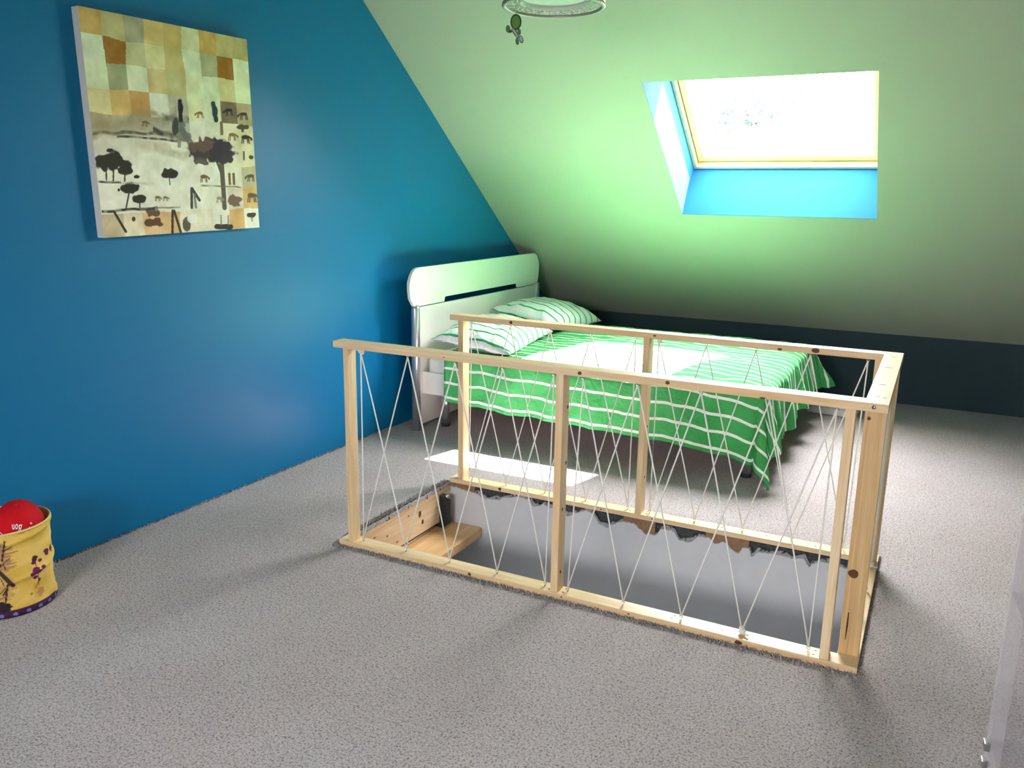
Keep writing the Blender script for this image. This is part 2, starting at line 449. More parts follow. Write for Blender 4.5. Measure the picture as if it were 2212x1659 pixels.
# ------------------------------------------------------------------ stairwell
sw = struct(box('wall_stairwell', HX0 - 0.9, HX1 + 0.02, HY1 + 0.03, HY1 + 0.10, -2.6, -0.021, 'torn', None, 0))
RAG = [(0.859, -0.03), (0.915, -0.029), (0.96, -0.038), (1.031, -0.043), (1.101, -0.062), (1.157, -0.057), (1.225, -0.03), (1.297, -0.017), (1.351, -0.018), (1.375, -0.053), (1.417, -0.039), (1.434, -0.027), (1.463, -0.039), (1.498, -0.035), (1.568, -0.069), (1.613, -0.038), (1.668, -0.016), (1.707, -0.033), (1.742, -0.075), (1.781, -0.086), (1.812, -0.058), (1.86, -0.035), (1.912, -0.035), (1.951, -0.06), (1.973, -0.076), (2.028, -0.073), (2.048, -0.033), (2.109, -0.032), (2.14, -0.072), (2.185, -0.074), (2.236, -0.034), (2.279, -0.033), (2.307, -0.053), (2.353, -0.038), (2.387, -0.069), (2.419, -0.08), (2.432, -0.046), (2.463, -0.045), (2.473, -0.079), (2.504, -0.055), (2.554, -0.05), (2.599, -0.045), (2.648, -0.05), (2.702, -0.044), (2.724, -0.077), (2.732, -0.059), (2.768, -0.04), (2.806, -0.037), (2.858, -0.046), (2.925, -0.06)]
rr = random.Random(3)
fine = []
for i in range(len(RAG) - 1):
    (xa, za), (xb, zb) = RAG[i], RAG[i + 1]
    n = max(2, int((xb - xa) / 0.008))
    for k in range(n):
        f = k / n
        s = f * f * (3 - 2 * f)
        fine.append((xa + (xb - xa) * f, za + (zb - za) * s + rr.uniform(-0.0035, 0.0035)))
fine.append(RAG[-1])
def strip_wall(name, line, zbot, y0, y1, mat, par):
    bm = bmesh.new(); top0, top1, b0, b1 = [], [], [], []
    for x, z in line:
        top0.append(bm.verts.new((x, y0, z))); top1.append(bm.verts.new((x, y1, z + 0.004)))
        b0.append(bm.verts.new((x, y0, zbot))); b1.append(bm.verts.new((x, y1, zbot)))
    for i in range(len(line) - 1):
        bm.faces.new((b0[i], b0[i + 1], top0[i + 1], top0[i]))
        bm.faces.new((top0[i], top0[i + 1], top1[i + 1], top1[i]))
        bm.faces.new((b1[i], top1[i], top1[i + 1], b1[i + 1]))
    return bm_obj(name, bm, mat, par)
strip_wall('plaster', fine, -2.6, HY1, HY1 + 0.014, 'plaster', sw)
# a paler under-skim that shows along the broken edge
sk = [(x, z + 0.006 + 0.006 * math.sin(x * 61) + rr.uniform(-0.002, 0.003)) for x, z in fine]
strip_wall('plaster_skim', sk, -0.2, HY1 + 0.0145, HY1 + 0.018, plain('skim_edge', lin((168, 168, 172)), 0.9, 0.1, nscale=200, nstr=0.3, var=0.3), sw)
for xa, xb in ((0.86, 1.03), (1.86, 2.02), (2.26, 2.46)):
    box('joist_end', xa, xb, HY1 + 0.006, HY1 + 0.03, -0.075, -0.004, 'jbrown', sw, 0.003)
# torn paper crumbs along the break
bm = bmesh.new()
for k in range(150):
    x, z = fine[rr.randrange(len(fine))]
    s = rr.uniform(0.002, 0.006)
    add_box(bm, -s, s, -s * .6, s * .6, -s * .5, s * .5, 0, Matrix.Translation((x + rr.uniform(-.01, .01), HY1 + 0.012, z + rr.uniform(-0.006, 0.012))) @ Matrix.Rotation(rr.uniform(0, 3), 4, 'Y'))
cr = bm_obj('plaster_crumb', bm, 'torn', sw); cr['kind'] = 'stuff'
struct(box('wall_stairwell_end', HX1, HX1 + 0.05, HY0 - 0.03, HY1 + 0.1, -2.6, -0.004, 'plaster', None, 0))
struct(box('wall_stairwell_front', HX0 - 0.9, HX1 + 0.05, HY0 - 0.05, HY0 - 0.002, -2.6, -0.022, 'plaster', None, 0))
struct(box('wall_stairwell_low', HX0 - 0.95, HX0 - 0.9, HY0 - 0.05, HY1 + 0.1, -2.6, -0.19, 'plaster', None, 0))
struct(box('floor_lower', HX0 - 1, HX1 + 0.1, HY0 - 0.1, HY1 + 0.1, -2.65, -2.6, 'outer', None, 0))
# pine header under the carpet edge on the left of the hole
hb = box('header_board', HX0 - 0.035, HX0, HY0 + 0.002, HY1 - 0.002, -0.195, -0.022, WHEAD, sw, 0.002)
def disc(name, c, n, rx, ry, mat, par, thick=0.0006, seg=14, rot=0.0):
    """flat oval plug (wood knot, screw head) lying on a surface with normal n"""
    n = Vector(n).normalized(); u = n.cross(Vector((0, 0, 1)))
    if u.length < 1e-3: u = Vector((1, 0, 0))
    u.normalize(); v = n.cross(u)
    bm = bmesh.new(); lo, hi = [], []
    for k in range(seg):
        a = 2 * PI * k / seg
        wob = 1 + 0.05 * math.sin(3 * a + rx * 900)
        x, y = rx * math.cos(a) * wob, ry * math.sin(a) * wob
        x, y = x * math.cos(rot) - y * math.sin(rot), x * math.sin(rot) + y * math.cos(rot)
        p = Vector(c) + u * x + v * y
        lo.append(bm.verts.new(p - n * 0.001)); hi.append(bm.verts.new(p + n * thick))
    bm.faces.new(hi)
    for k in range(seg): bm.faces.new((lo[k], lo[(k + 1) % seg], hi[(k + 1) % seg], hi[k]))
    return bm_obj(name, bm, mat, par)
for y, z, a, b_ in ((1.40, -0.085, 0.012, 0.018), (1.425, -0.135, 0.009, 0.013), (1.12, -0.10, 0.008, 0.004), (1.30, -0.06, 0.007, 0.003), (1.34, -0.10, 0.008, 0.003), (1.2, -0.16, 0.009, 0.003), (1.02, -0.07, 0.008, 0.003)):
    disc('knot', (HX0, y, z), (1, 0, 0), a, b_, 'knot', hb)
# frayed carpet edge along the left side of the hole
bm = bmesh.new(); e = []
N = 120
for k in range(N + 1):
    y = HY0 + (HY1 - HY0) * k / N
    e.append((HX0 - 0.006 + rr.uniform(-0.004, 0.006), y, -0.018 + rr.uniform(-0.01, 0.004)))
bmE = []
for k, p in enumerate(e):
    bmE.append([bm.verts.new((HX0 - 0.02, p[1], 0.002)), bm.verts.new((p[0], p[1], 0.001)), bm.verts.new((p[0] + rr.uniform(-0.003, 0.006), p[1], p[2])), bm.verts.new((HX0 - 0.02, p[1], -0.019))])
for k in range(N):
    for j in range(3): bm.faces.new((bmE[k][j], bmE[k + 1][j], bmE[k + 1][j + 1], bmE[k][j + 1]))
bm_obj('carpet_edge', bm, plain('carpet_underlay', lin((84, 76, 70)), 0.95, 0.05, nscale=160, nstr=0.9, var=0.6), floor)

# short carpet tufts along the timber and the cut edge (too many to count)
def tufts(name, runs, n, hmin, hmax, par):
    bm = bmesh.new(); R = random.Random(11)
    for k in range(n):
        a, b, wdt = runs[R.randrange(len(runs))]
        f = R.random(); x = a[0] + (b[0] - a[0]) * f; y = a[1] + (b[1] - a[1]) * f
        dx, dy = b[0] - a[0], b[1] - a[1]; L = math.hypot(dx, dy); nx, ny = -dy / L, dx / L
        o = R.random() ** 1.5 * wdt
        x += nx * o; y += ny * o
        h = R.uniform(hmin, hmax); s = 0.0022
        ang = R.uniform(0, PI); cx, cy = math.cos(ang) * s, math.sin(ang) * s
        lx, ly = R.uniform(-0.006, 0.006), R.uniform(-0.006, 0.006)
        v = [bm.verts.new((x - cx, y - cy, -0.001)), bm.verts.new((x + cx, y + cy, -0.001)), bm.verts.new((x + cx * .8 + lx, y + cy * .8 + ly, h)), bm.verts.new((x - cx * .8 + lx, y - cy * .8 + ly, h))]
        bm.faces.new(v)
    o = bm_obj(name, bm, 'carpet', par); o['kind'] = 'stuff'; return o
tufts('carpet_tuft', [((3.0, 0.756), (0.88, 0.756), 0.03), ((3.0, 1.77), (3.0, 0.75), -0.03), ((0.88, 1.756), (3.0, 1.756), 0.03), ((0.879, 0.83), (0.879, 1.69), 0.03), ((0.89, 0.84), (0.89, 0.75), -0.02), ((0.0, -1.0), (0.0, 2.4), -0.012)], 9000, 0.004, 0.011, floor)

# staircase: the top tread with its black stringer
st = empty('staircase', (0.98, 1.35, -0.27))
tag(st, 'wooden top stair tread on black stringer inside the stairwell opening', 'staircase')
box('tread', 0.862, 1.082, 1.18, 1.69, -0.274, -0.224, WTREAD, st, 0.004)
box('tread', 0.862, 1.082, 0.85, 1.178, -0.274, -0.224, WTREAD, st, 0.004)
fr = Matrix(((1, 0, 0, 0), (0, 0, 1, 0), (0, 1, 0, 0), (0, 0, 0, 1)))
prism('stringer', [(0.862, -0.223), (0.905, -0.223), (0.93, -0.20), (0.93, -0.075), (0.918, -0.055), (0.895, -0.045), (0.862, -0.045)], 1.585, 1.625, 'black', st, 0.003, fr)
tube('handrail_cap', [(0.905, 1.605, -0.058), (0.918, 1.605, -0.045), (0.93, 1.605, -0.062)], [0.009, 0.012, 0.008], 'chrome', st)
box('edge_strip', 0.858, 0.868, 0.95, 1.60, -0.224, -0.212, 'chrome', st, 0.002)
prism('support', [(0.90, -2.58), (1.04, -2.58), (1.04, -0.276), (0.90, -0.276)], 1.20, 1.26, 'black', st, 0.003, fr)
# black bracket end near the front plate
tube('bracket', [(0.905, 0.87, -0.06), (0.912, 0.92, -0.062), (0.918, 0.955, -0.068)], [0.012, 0.014, 0.007], 'black', st)
tube('bracket_bolt', [(0.918, 0.955, -0.068), (0.922, 0.972, -0.07)], 0.006, 'chrome', st)

# ------------------------------------------------------------------ railing round the opening
RX0, RX1, RY0, RY1, RH = 0.892, 2.993, 0.758, 1.754, 0.90
TW, TT = 0.069, 0.027
rail = empty('stair_railing', ((RX0 + RX1) / 2, (RY0 + RY1) / 2, 0.0))
tag(rail, 'pine timber railing with zigzag white cord around the stair opening', 'railing')
BEV = 0.0018
for z0, z1, nm in ((RH - TT, RH, 'top_rail'), (0.0, 0.024, 'bottom_plate')):
    f_ = prism(nm, [(RX0, RY0), (RX1, RY0), (RX1 - TW, RY0 + TW), (RX0, RY0 + TW)], z0, z1, WX, rail, BEV)
    r_ = prism(nm, [(RX0 - 0.003, RY1 - TW), (RX1 - TW, RY1 - TW), (RX1, RY1), (RX0 - 0.003, RY1)], z0, z1, WX, rail, BEV)
    s_ = prism(nm, [(RX1 - TW, RY0 + TW), (RX1, RY0), (RX1, RY1), (RX1 - TW, RY1 - TW)], z0, z1, WY, rail, BEV)
    if nm == 'top_rail': front_top, rear_top, side_top = f_, r_, s_
    else: front_bot, rear_bot, side_bot = f_, r_, s_
Z0, Z1 = 0.024, RH - TT
PW = 0.029
posts = {}
for key, x in (('fl', 0.940), ('fm', 1.901), ('fr', 2.874)):
    posts[key] = box('post', x, x + PW - (0.003 if key == 'fl' else 0), RY0 + 0.004, RY0 + TW - (0.014 if key == 'fl' else 0.006), Z0, Z1, WZ, rail, BEV)
for key, x in (('rl', 0.936), ('rm', 1.919), ('rr', 2.892)):
    posts[key] = box('post', x, x + PW, RY1 - TW + 0.004, RY1, Z0, Z1, WZ, rail, BEV)
posts['cf'] = box('post', RX1 - TW + 0.001, RX1 - 0.004, RY0 + TW + 0.006, RY0 + TW + 0.006 + PW, Z0, Z1, WZ2, rail, BEV)
posts['cr'] = box('post', RX1 - TW + 0.001, RX1 - 0.004, RY1 - TW - 0.006 - PW, RY1 - TW - 0.006, Z0, Z1, WZ, rail, BEV)

# knots, screws and a drying split
for x, z, rx, ry, par in ((1.993, 0.886, .0075, .0065, front_top), (2.312, 0.889, .0075, .0065, front_top), (2.625, 0.8755, .010, .003, front_top), (1.548, 0.013, .0075, .006, front_bot), (2.614, 0.010, .013, .008, front_bot), (2.217, 0.014, .004, .003, front_bot), (1.95, .014, .003, .003, front_bot), (1.43, 0.885, .003, .002, front_top)):
    disc('knot', (x, RY0, z), (0, -1, 0), rx, ry, 'knot', par)
for x, z, rx, ry, par in ((1.24, 0.888, .009, .008, rear_top), (2.663, 0.888, .016, .010, rear_top), (1.972, 0.888, .008, .004, rear_top), (2.52, 0.88, .01, .005, rear_top), (1.191, 0.014, .009, .008, rear_bot), (2.007, 0.013, .004, .003, rear_bot), (1.75, 0.012, .004, .003, rear_bot)):
    disc('knot', (x, RY1 - TW, z), (0, -1, 0), rx, ry, 'knot', par)
yc = RY0 + TW + 0.006
disc('knot', (2.945, yc, 0.312), (0, -1, 0), 0.016, 0.015, 'knot', posts['cf'])
disc('knot', (2.938, yc, 0.834), (0, -1, 0), 0.0055, 0.006, 'knot', posts['cf'])
prism('split', [(-0.0016, -0.05), (0.0004, -0.05), (0.003, 0.0), (0.002, 0.05), (-0.001, 0.05), (-0.0022, 0.0)], -0.001, 0.0005, 'split', posts['cf'], 0, Matrix(((1, 0, 0, 2.944), (0, 0, -1, yc), (0, 1, 0, 0.125), (0, 0, 0, 1))))
for z in (0.744, 0.53, 0.353, 0.10):
    disc('screw', (1.901 + PW, RY0 + 0.03 + 0.02 * (z > .4), z), (1, 0, 0), 0.006, 0.007, 'hole', posts['fm'])
for z in (0.70, 0.45, 0.2):
    disc('screw', (1.919 + PW, RY1 - 0.03, z), (1, 0, 0), 0.006, 0.007, 'hole', posts['rm'])
for x in (1.89, 1.948):
    for y in (RY0 + 0.02, RY0 + 0.05): disc('screw', (x, y, 0.024), (0, 0, 1), 0.004, 0.003, 'hole', front_bot)
for x, y in ((2.855, RY0 + 0.02), (2.858, RY0 + 0.05), (2.37, RY0 + 0.03), (2.375, RY0 + .05), (2.55, .79)): disc('screw', (x, y, 0.024), (0, 0, 1), 0.004, 0.0025, 'hole', front_bot)
for x, y in ((1.89, 1.71), (1.97, 1.71), (1.97, 1.735), (2.53, 1.72), (2.74, 1.71), (2.33, 1.72)): disc('screw', (x, y, 0.024), (0, 0, 1), 0.005, 0.003, 'hole', rear_bot)
GREY = plain('grey_knot', lin((150, 146, 148)), 0.5, 0.3, nscale=200, nstr=0.0, var=0.3)
for y, rx, x in ((1.06, .012, 2.955), (1.39, .016, 2.955), (1.63, .008, 2.96)): disc('knot', (x, y, RH), (0, 0, 1), rx, 0.006, GREY, side_top)
for x, y in ((2.955, 0.865), (2.975, 0.85), (2.95, 1.67), (2.97, 1.675)): disc('screw', (x, y, RH), (0, 0, 1), 0.006, 0.004, GREY, side_top)
disc('screw', (2.952, RY0, 0.888), (0, -1, 0), 0.006, 0.006, 'hole', front_top)
disc('screw', (2.953, RY0 - .0005, 0.8885), (0, -1, 0), 0.0032, 0.0032, 'chrome', front_top)

# eye hooks and cords
hook_mesh = None
def eye_hook(x, y, z, up, parent):
    """screw eye: a ring on a short shank"""
    global hook_mesh
    if hook_mesh is None:
        bm = bmesh.new(); add_torus(bm, (0, 0, 0.011), 0.0052, 0.0013, (0, 1, 0), 12, 5)
        add_tube(bm, [(0, 0, -0.001), (0, 0, 0.006)], 0.0014, 6)
        lathe(bm, [(0.0, 0.0), (0.0035, 0.0), (0.0035, 0.0012), (0.0, 0.0012)], seg=8)
        hook_mesh = bpy.data.meshes.new('eye_hook'); bm.to_mesh(hook_mesh); bm.free()
        hook_mesh.materials.append(MATS['chrome'])
    o = bpy.data.objects.new('eye_hook', hook_mesh); COL.objects.link(o)
    o.parent = parent; o.matrix_parent_inverse = Matrix.Translation(rail.location).inverted()
    o.location = (x, y, z)
    if not up: o.rotation_euler = (PI, 0, 0)
    return o
def knot_blob(c, r, parent):
    bm = bmesh.new(); R = random.Random(int(c[0] * 1000))
    for k in range(4):
        add_torus(bm, (c[0] + R.uniform(-.4, .4) * r, c[1] + R.uniform(-.4, .4) * r, c[2] + R.uniform(-.5, .5) * r), r * .62, r * .42, (R.uniform(-1, 1), R.uniform(-1, 1), R.uniform(-1, 1)), 10, 6)
    add_tube(bm, [c, (c[0] + r * 1.6, c[1] - r, c[2] - r * .5), (c[0] + r * 2.2, c[1] - r * 1.1, c[2] - r * .2)], r * .33, 6)
    return bm_obj('cord_knot', bm, 'cord', parent, True)
CR_ = 0.0028
def cord_bay(tops, bots, fixed, axis, parent, knots=()):
    """double zigzag: each top eye to the neighbouring bottom eyes, upright runs at both ends"""
    zt, zb = RH - TT, 0.024
    P = lambda s, z: (s, fixed, z) if axis == 'x' else (fixed, s, z)
    n = len(tops)
    T = [P(s, zt - 0.013) for s in tops]; B = [P(s, zb + 0.013) for s in bots]
    for s in tops: eye_hook(*P(s, zt), False, parent)
    for s in bots: eye_hook(*P(s, zb), True, parent)
    bm = bmesh.new()
    def run(a, b, sh=0.0025):
        a, b = Vector(a), Vector(b); m = (a + b) / 2 + Vector((0, 0, 0))
        d = Vector((0, sh, 0)) if axis == 'x' else Vector((sh, 0, 0))
        add_tube(bm, [a, a * .75 + b * .25 + d, a * .5 + b * .5 + d, a * .25 + b * .75 + d, b], CR_, 7)
    run(T[0], B[0]); run(T[-1], B[-1])
    for i in range(n - 1):
        run(T[i], B[i + 1], 0.0025); run(B[i], T[i + 1], -0.0025)
    c = bm_obj('cord', bm, 'cord', parent, True)
    for kind, i in knots:
        q = (T if kind == 'T' else B)[i]
        knot_blob(q, 0.0115, c)
    return c
yf, yr = RY0 + 0.036, RY1 - 0.032
cord_bay([1.005, 1.238, 1.458, 1.668, 1.878], [0.997, 1.218, 1.433, 1.654, 1.865], yf, 'x', rail, [('T', 0)])
cord_bay([1.992, 2.196, 2.418, 2.642, 2.846], [1.960, 2.183, 2.402, 2.616, 2.836], yf, 'x', rail, [('B', 3)])
cord_bay([0.995, 1.218, 1.436, 1.651, 1.872], [0.985, 1.206, 1.430, 1.653, 1.873], yr, 'x', rail)
cord_bay([1.982, 2.200, 2.416, 2.641, 2.865], [1.982, 2.201, 2.421, 2.636, 2.853], yr, 'x', rail, [('T', 0)])
cord_bay([0.93, 1.14, 1.36, 1.60], [0.93, 1.14, 1.36, 1.60], RX1 - 0.022, 'y', rail, [('B', 3)])

# ------------------------------------------------------------------ bed
bed = empty('double_bed', (1.3, 3.3, 0))
tag(bed, 'white double bed with curved slotted headboard and silver posts against the blue wall', 'bed')
BY0, BY1 = 2.43, 4.19
HXF = 0.19                                  # front face of the headboard
def yz_prism(name, pts, x0, x1, mat, par, bev=0.003):
    return prism(name, pts, x0, x1, mat, par, bev, Matrix(((0, 0, 1, 0), (1, 0, 0, 0), (0, 1, 0, 0), (0, 0, 0, 1))))
# upper panel: rounded shoulders, slot cut out of its lower edge
def rnd(cx, cy, r, a0, a1, n=7, ry=None):
    ry = ry or r
    return [(cx + r * math.cos(math.radians(a0 + (a1 - a0) * k / n)), cy + ry * math.sin(math.radians(a0 + (a1 - a0) * k / n))) for k in range(n + 1)]
yl, yrr = 2.352, 4.215
up = [(2.43, 0.806)]
up += [(2.76, 0.806)] + rnd(2.775, 0.828, 0.015, 180, 90, 4) + rnd(3.83, 0.828, 0.015, 90, 0, 4) + [(3.845, 0.806), (4.185, 0.806)]
up += [(4.205, 0.86)] + rnd(yrr - 0.10, 0.93, 0.10, 0, 90, 8, 0.125) + rnd(yl + 0.10, 0.925, 0.10, 90, 180, 8, 0.125) + [(2.362, 0.86), (2.40, 0.812)]
yz_prism('headboard_top', up, HXF - 0.022, HXF, 'white', bed, 0.004)
yz_prism('headboard_panel', [(2.44, 0.03), (4.17, 0.03), (4.17, 0.800), (2.44, 0.800)], HXF - 0.022, HXF, 'white', bed, 0.003)
for y in (2.432, 4.188):
    ps = tube('headboard_post', [(HXF - 0.012, y, 0.0), (HXF - 0.012, y, 0.79), (HXF - 0.012, y, 0.812), (HXF - 0.012, y, 0.818)], [0.028, 0.028, 0.024, 0.012], 'silver', bed, 20)
box('side_rail', HXF, 2.31, 2.49, 2.512, 0.235, 0.38, 'white', bed, 0.003)
box('side_rail', HXF, 2.31, 4.12, 4.142, 0.235, 0.38, 'white', bed, 0.003)
box('foot_rail', 2.29, 2.312, 2.49, 4.142, 0.235, 0.38, 'white', bed, 0.003)
for k in range(9):
    box('slat', HXF + 0.08 + k * 0.23, HXF + 0.16 + k * 0.23, 2.514, 4.118, 0.30, 0.318, WY, bed, 0.002)
for x, y in ((0.285, 2.62), (2.262, 2.575), (0.285, 4.02), (2.262, 4.05)):
    lg = tube('leg', [(x, y, 0.02), (x, y, 0.30)], 0.026, 'silver', bed, 18)
    tube('foot_cap', [(x, y, 0.0), (x, y, 0.022)], 0.029, 'rubber', lg, 16)
# mattress with rounded edges and a fitted sheet
bm = bmesh.new(); add_box(bm, HXF + 0.012, 2.30, 2.515, 4.115, 0.32, 0.495)
bmesh.ops.bevel(bm, geom=list(bm.edges), offset=0.05, segments=4, affect='EDGES', profile=0.5)
mt = bm_obj('mattress', bm, 'cotton', None, True)
tag(mt, 'white sheeted mattress on the bed frame under the green duvet', 'mattress')

# duvet: cloth laid over the mattress, hanging at the near side, the foot and the far side
def drape(d, r, flare):
    if d <= 0: return 0.0, 0.0
    q = r * PI / 2
    if d < q:
        return r * math.sin(d / r), r * (1 - math.cos(d / r))
    return r + (d - q) * math.sin(flare), r + (d - q) * math.cos(flare)
def fbm(x, y, z=0.0, oct=3):
    s, a = 0.0, 1.0
    for k in range(oct):
        s += a * mnoise.noise(Vector((x, y, z + k * 7.1))); x *= 2.1; y *= 2.1; a *= 0.5
    return s
DX0, DXF = 0.375, 2.315
DYN, DYF = 2.505, 4.14
ZT = 0.515
NX, NV = 190, 200
Pd, Ud = [], []
AF = 0.34
for i in range(NX + 1):
    xs = DX0 + (DXF - DX0 + AF) * i / NX
    row, ur = [], []
    fx = min(1.0, (min(xs, DXF) - DX0) / (DXF - DX0))
    BN = 0.332 + 0.02 * math.sin(fx * 5) + 0.12 * (max(0, fx - 0.4) / 0.6) ** 1.5
    BFAR = 0.28
    TOT = BN + (DYF - DYN) + BFAR
    for j in range(NV + 1):
        v = TOT * j / NV
        da = max(0.0, xs - DXF)
        dn = max(0.0, BN - v); df = max(0.0, v - BN - (DYF - DYN))
        y0 = min(max(DYN + v - BN, DYN), DYF); x0 = min(xs, DXF)
        puff = 0.016 * fbm(x0 * 2.2, y0 * 2.2, 1.0) + 0.006 * fbm(x0 * 8, y0 * 8, 4.0)
        edge = min(1.0, min(y0 - DYN, DYF - y0, DXF - x0) / 0.25)
        top = ZT + puff + 0.03 * math.sqrt(max(edge, 0)) 
        if da > 0 and (dn > 0 or df > 0):
            db = dn if dn > 0 else df; sg = -1 if dn > 0 else 1
            rho = math.hypot(da, db); ph = math.atan2(db, da)
            fl = 0.33 if sg < 0 else 0.72
            fl = fl * math.sin(2 * ph) + (0.10 if sg < 0 else 0.25) * (1 - math.sin(2 * ph))
            o, dz = drape(rho, 0.05, fl)
            o += 0.012 * min(1, rho / .1) * fbm(ph * 4, rho * 9, 3.0)
            o += 0.055 * rho / 0.4 * math.sin(ph * 6 + 0.6) * min(1, rho / .12)
            if sg < 0: dz = min(dz, 0.505)
            p = (x0 + o * math.cos(ph), y0 + sg * o * math.sin(ph), top - dz)
        elif da > 0:
            o, dz = drape(da, 0.05, 0.12 + 0.13 * (y0 - DYN) / (DYF - DYN))
            wv = math.sin(y0 * 17 + 1.3 * fbm(y0 * 3, 0.3)) * 0.6 + math.sin(y0 * 31 + 2) * 0.4
            o += 0.032 * min(1, da / 0.25) * (wv + 0.3)
            p = (x0 + o, y0, top - dz * (1 + 0.06 * math.sin(y0 * 9)))
        elif dn > 0 or df > 0:
            db = dn if dn > 0 else df; sg = -1 if dn > 0 else 1
            o, dz = drape(db, 0.05, 0.05 if sg < 0 else 0.25)
            wv = math.sin(x0 * 11 + 2.0 * fbm(x0 * 2, 0.7)) * 0.6 + math.sin(x0 * 23 + 1) * 0.35
            o += 0.020 * min(1, db / 0.25) * (wv + 0.35) + 0.010 * min(1, db / 0.12) * fbm(x0 * 9 + 4 * db, db * 7, 9.0)
            p = (x0, y0 + sg * o, top - dz)
        else:
            p = (x0, y0, top)
        row.append(p); ur.append((xs, v))
    Pd.append(row); Ud.append(ur)
dv = grid_mesh('duvet', Pd, Ud, 'duvet')
so = dv.modifiers.new('thick', 'SOLIDIFY'); so.thickness = 0.016; so.offset = -1
tag(dv, 'bright green duvet with thin white stripes draped over the bed', 'duvet')
def pillow(name, L, W, H, mat, loc, rot, seed, label):
    """L along local x (stripes run that way), W along local y"""
    N = 44
    verts, faces, uvs = [], [], []
    idx = {}
    for side in (1, -1):
        for i in range(N + 1):
            for j in range(N + 1):
                u, v = -1 + 2 * i / N, -1 + 2 * j / N
                border = i in (0, N) or j in (0, N)
                if side == -1 and border: idx[(side, i, j)] = idx[(1, i, j)]; continue
                fu, fv = max(0.0, 1 - abs(u) ** 2.6), max(0.0, 1 - abs(v) ** 2.6)
                h = H * (fu ** 0.55) * (fv ** 0.55)
                pin = 1 - 0.07 * (1 - abs(v) ** 2) * abs(u) ** 3
                pin2 = 1 - 0.07 * (1 - abs(u) ** 2) * abs(v) ** 3
                wr = 0.012 * fbm(u * 2.4 + seed, v * 2.4, seed) * (0.4 + (abs(u) * abs(v)) ** .5)
                wr += 0.006 * math.sin(14 * math.atan2(v, u) + seed) * (abs(u * v)) ** .8
                z = side * h * (0.62 if side > 0 else 0.38) + (wr if h > 0.004 else wr * 0.5)
                idx[(side, i, j)] = len(verts)
                verts.append((u * L / 2 * pin, v * W / 2 * pin2, z))
                uvs.append((u * L / 2, v * W / 2 + 0.5))
        for i in range(N):
            for j in range(N):
                q = [idx[(side, i, j)], idx[(side, i + 1, j)], idx[(side, i + 1, j + 1)], idx[(side, i, j + 1)]]
                faces.append(q if side > 0 else q[::-1])
    me = bpy.data.meshes.new(name); me.from_pydata(verts, [], faces)
    Lr = me.uv_layers.new(name='UVMap')
    Lr.data.foreach_set('uv', np.array([uvs[l.vertex_index] for l in me.loops], dtype=np.float32).ravel())
    o = link(name, me, mat, None, True)
    o.location = loc; o.rotation_euler = rot
    tag(o, label, 'pillow', 'striped pillows at the head of the bed')
    return o
pillow('pillow', 0.54, 0.82, 0.17, 'pillow', (0.52, 2.86, 0.600), (math.radians(2), math.radians(7), math.radians(6)), 1.3, 'white pillow with green stripes nearest the railing')
pillow('pillow', 0.54, 0.76, 0.19, 'pillow', (0.50, 3.74, 0.620), (math.radians(-3), math.radians(9), math.radians(-5)), 4.1, 'white pillow with green stripes beside the sloping ceiling, farther from the railing')

# ------------------------------------------------------------------ pale box beyond the foot of the bed
sb = empty('storage_box', (2.56, 4.36, 0.0))
tag(sb, 'low flat pale box on the carpet beyond the foot of the bed', 'box')
ang = Matrix.Translation((2.53, 4.44, 0)) @ Matrix.Rotation(math.radians(-8), 4, 'Z')
bm = bmesh.new(); add_box(bm, -0.16, 0.16, -0.2, 0.2, 0.001, 0.055, 0.012, ang); bm_obj('body', bm, 'white', sb)
bm = bmesh.new(); add_box(bm, -0.168, 0.168, -0.208, 0.208, 0.056, 0.070, 0.005, ang); bm_obj('lid', bm, 'white', sb)

# ------------------------------------------------------------------ painting on the blue wall
def srgb_lin(a):
    a = a / 255.0
    return np.where(a <= 0.04045, a / 12.92, ((a + 0.055) / 1.055) ** 2.4)
def homography(src, dst):
    A = []
    for (x, y), (u, v) in zip(src, dst):
        A.append([x, y, 1, 0, 0, 0, -u * x, -u * y, -u]); A.append([0, 0, 0, x, y, 1, -v * x, -v * y, -v])
    return np.linalg.svd(np.array(A, float))[2][-1].reshape(3, 3)
def vnoise(shape, cells, seed):
    R = np.random.RandomState(seed); g = R.rand(cells + 2, cells + 2)
    y = np.linspace(0, cells, shape[0]); x = np.linspace(0, cells, shape[1])
    yi, xi = y.astype(int), x.astype(int); yf_, xf_ = (y - yi)[:, None], (x - xi)[None, :]
    yf_ = yf_ * yf_ * (3 - 2 * yf_); xf_ = xf_ * xf_ * (3 - 2 * xf_)
    a = g[yi][:, xi]; b = g[yi][:, xi + 1]; c = g[yi + 1][:, xi]; d = g[yi + 1][:, xi + 1]
    return a * (1 - yf_) * (1 - xf_) + b * (1 - yf_) * xf_ + c * yf_ * (1 - xf_) + d * yf_ * xf_
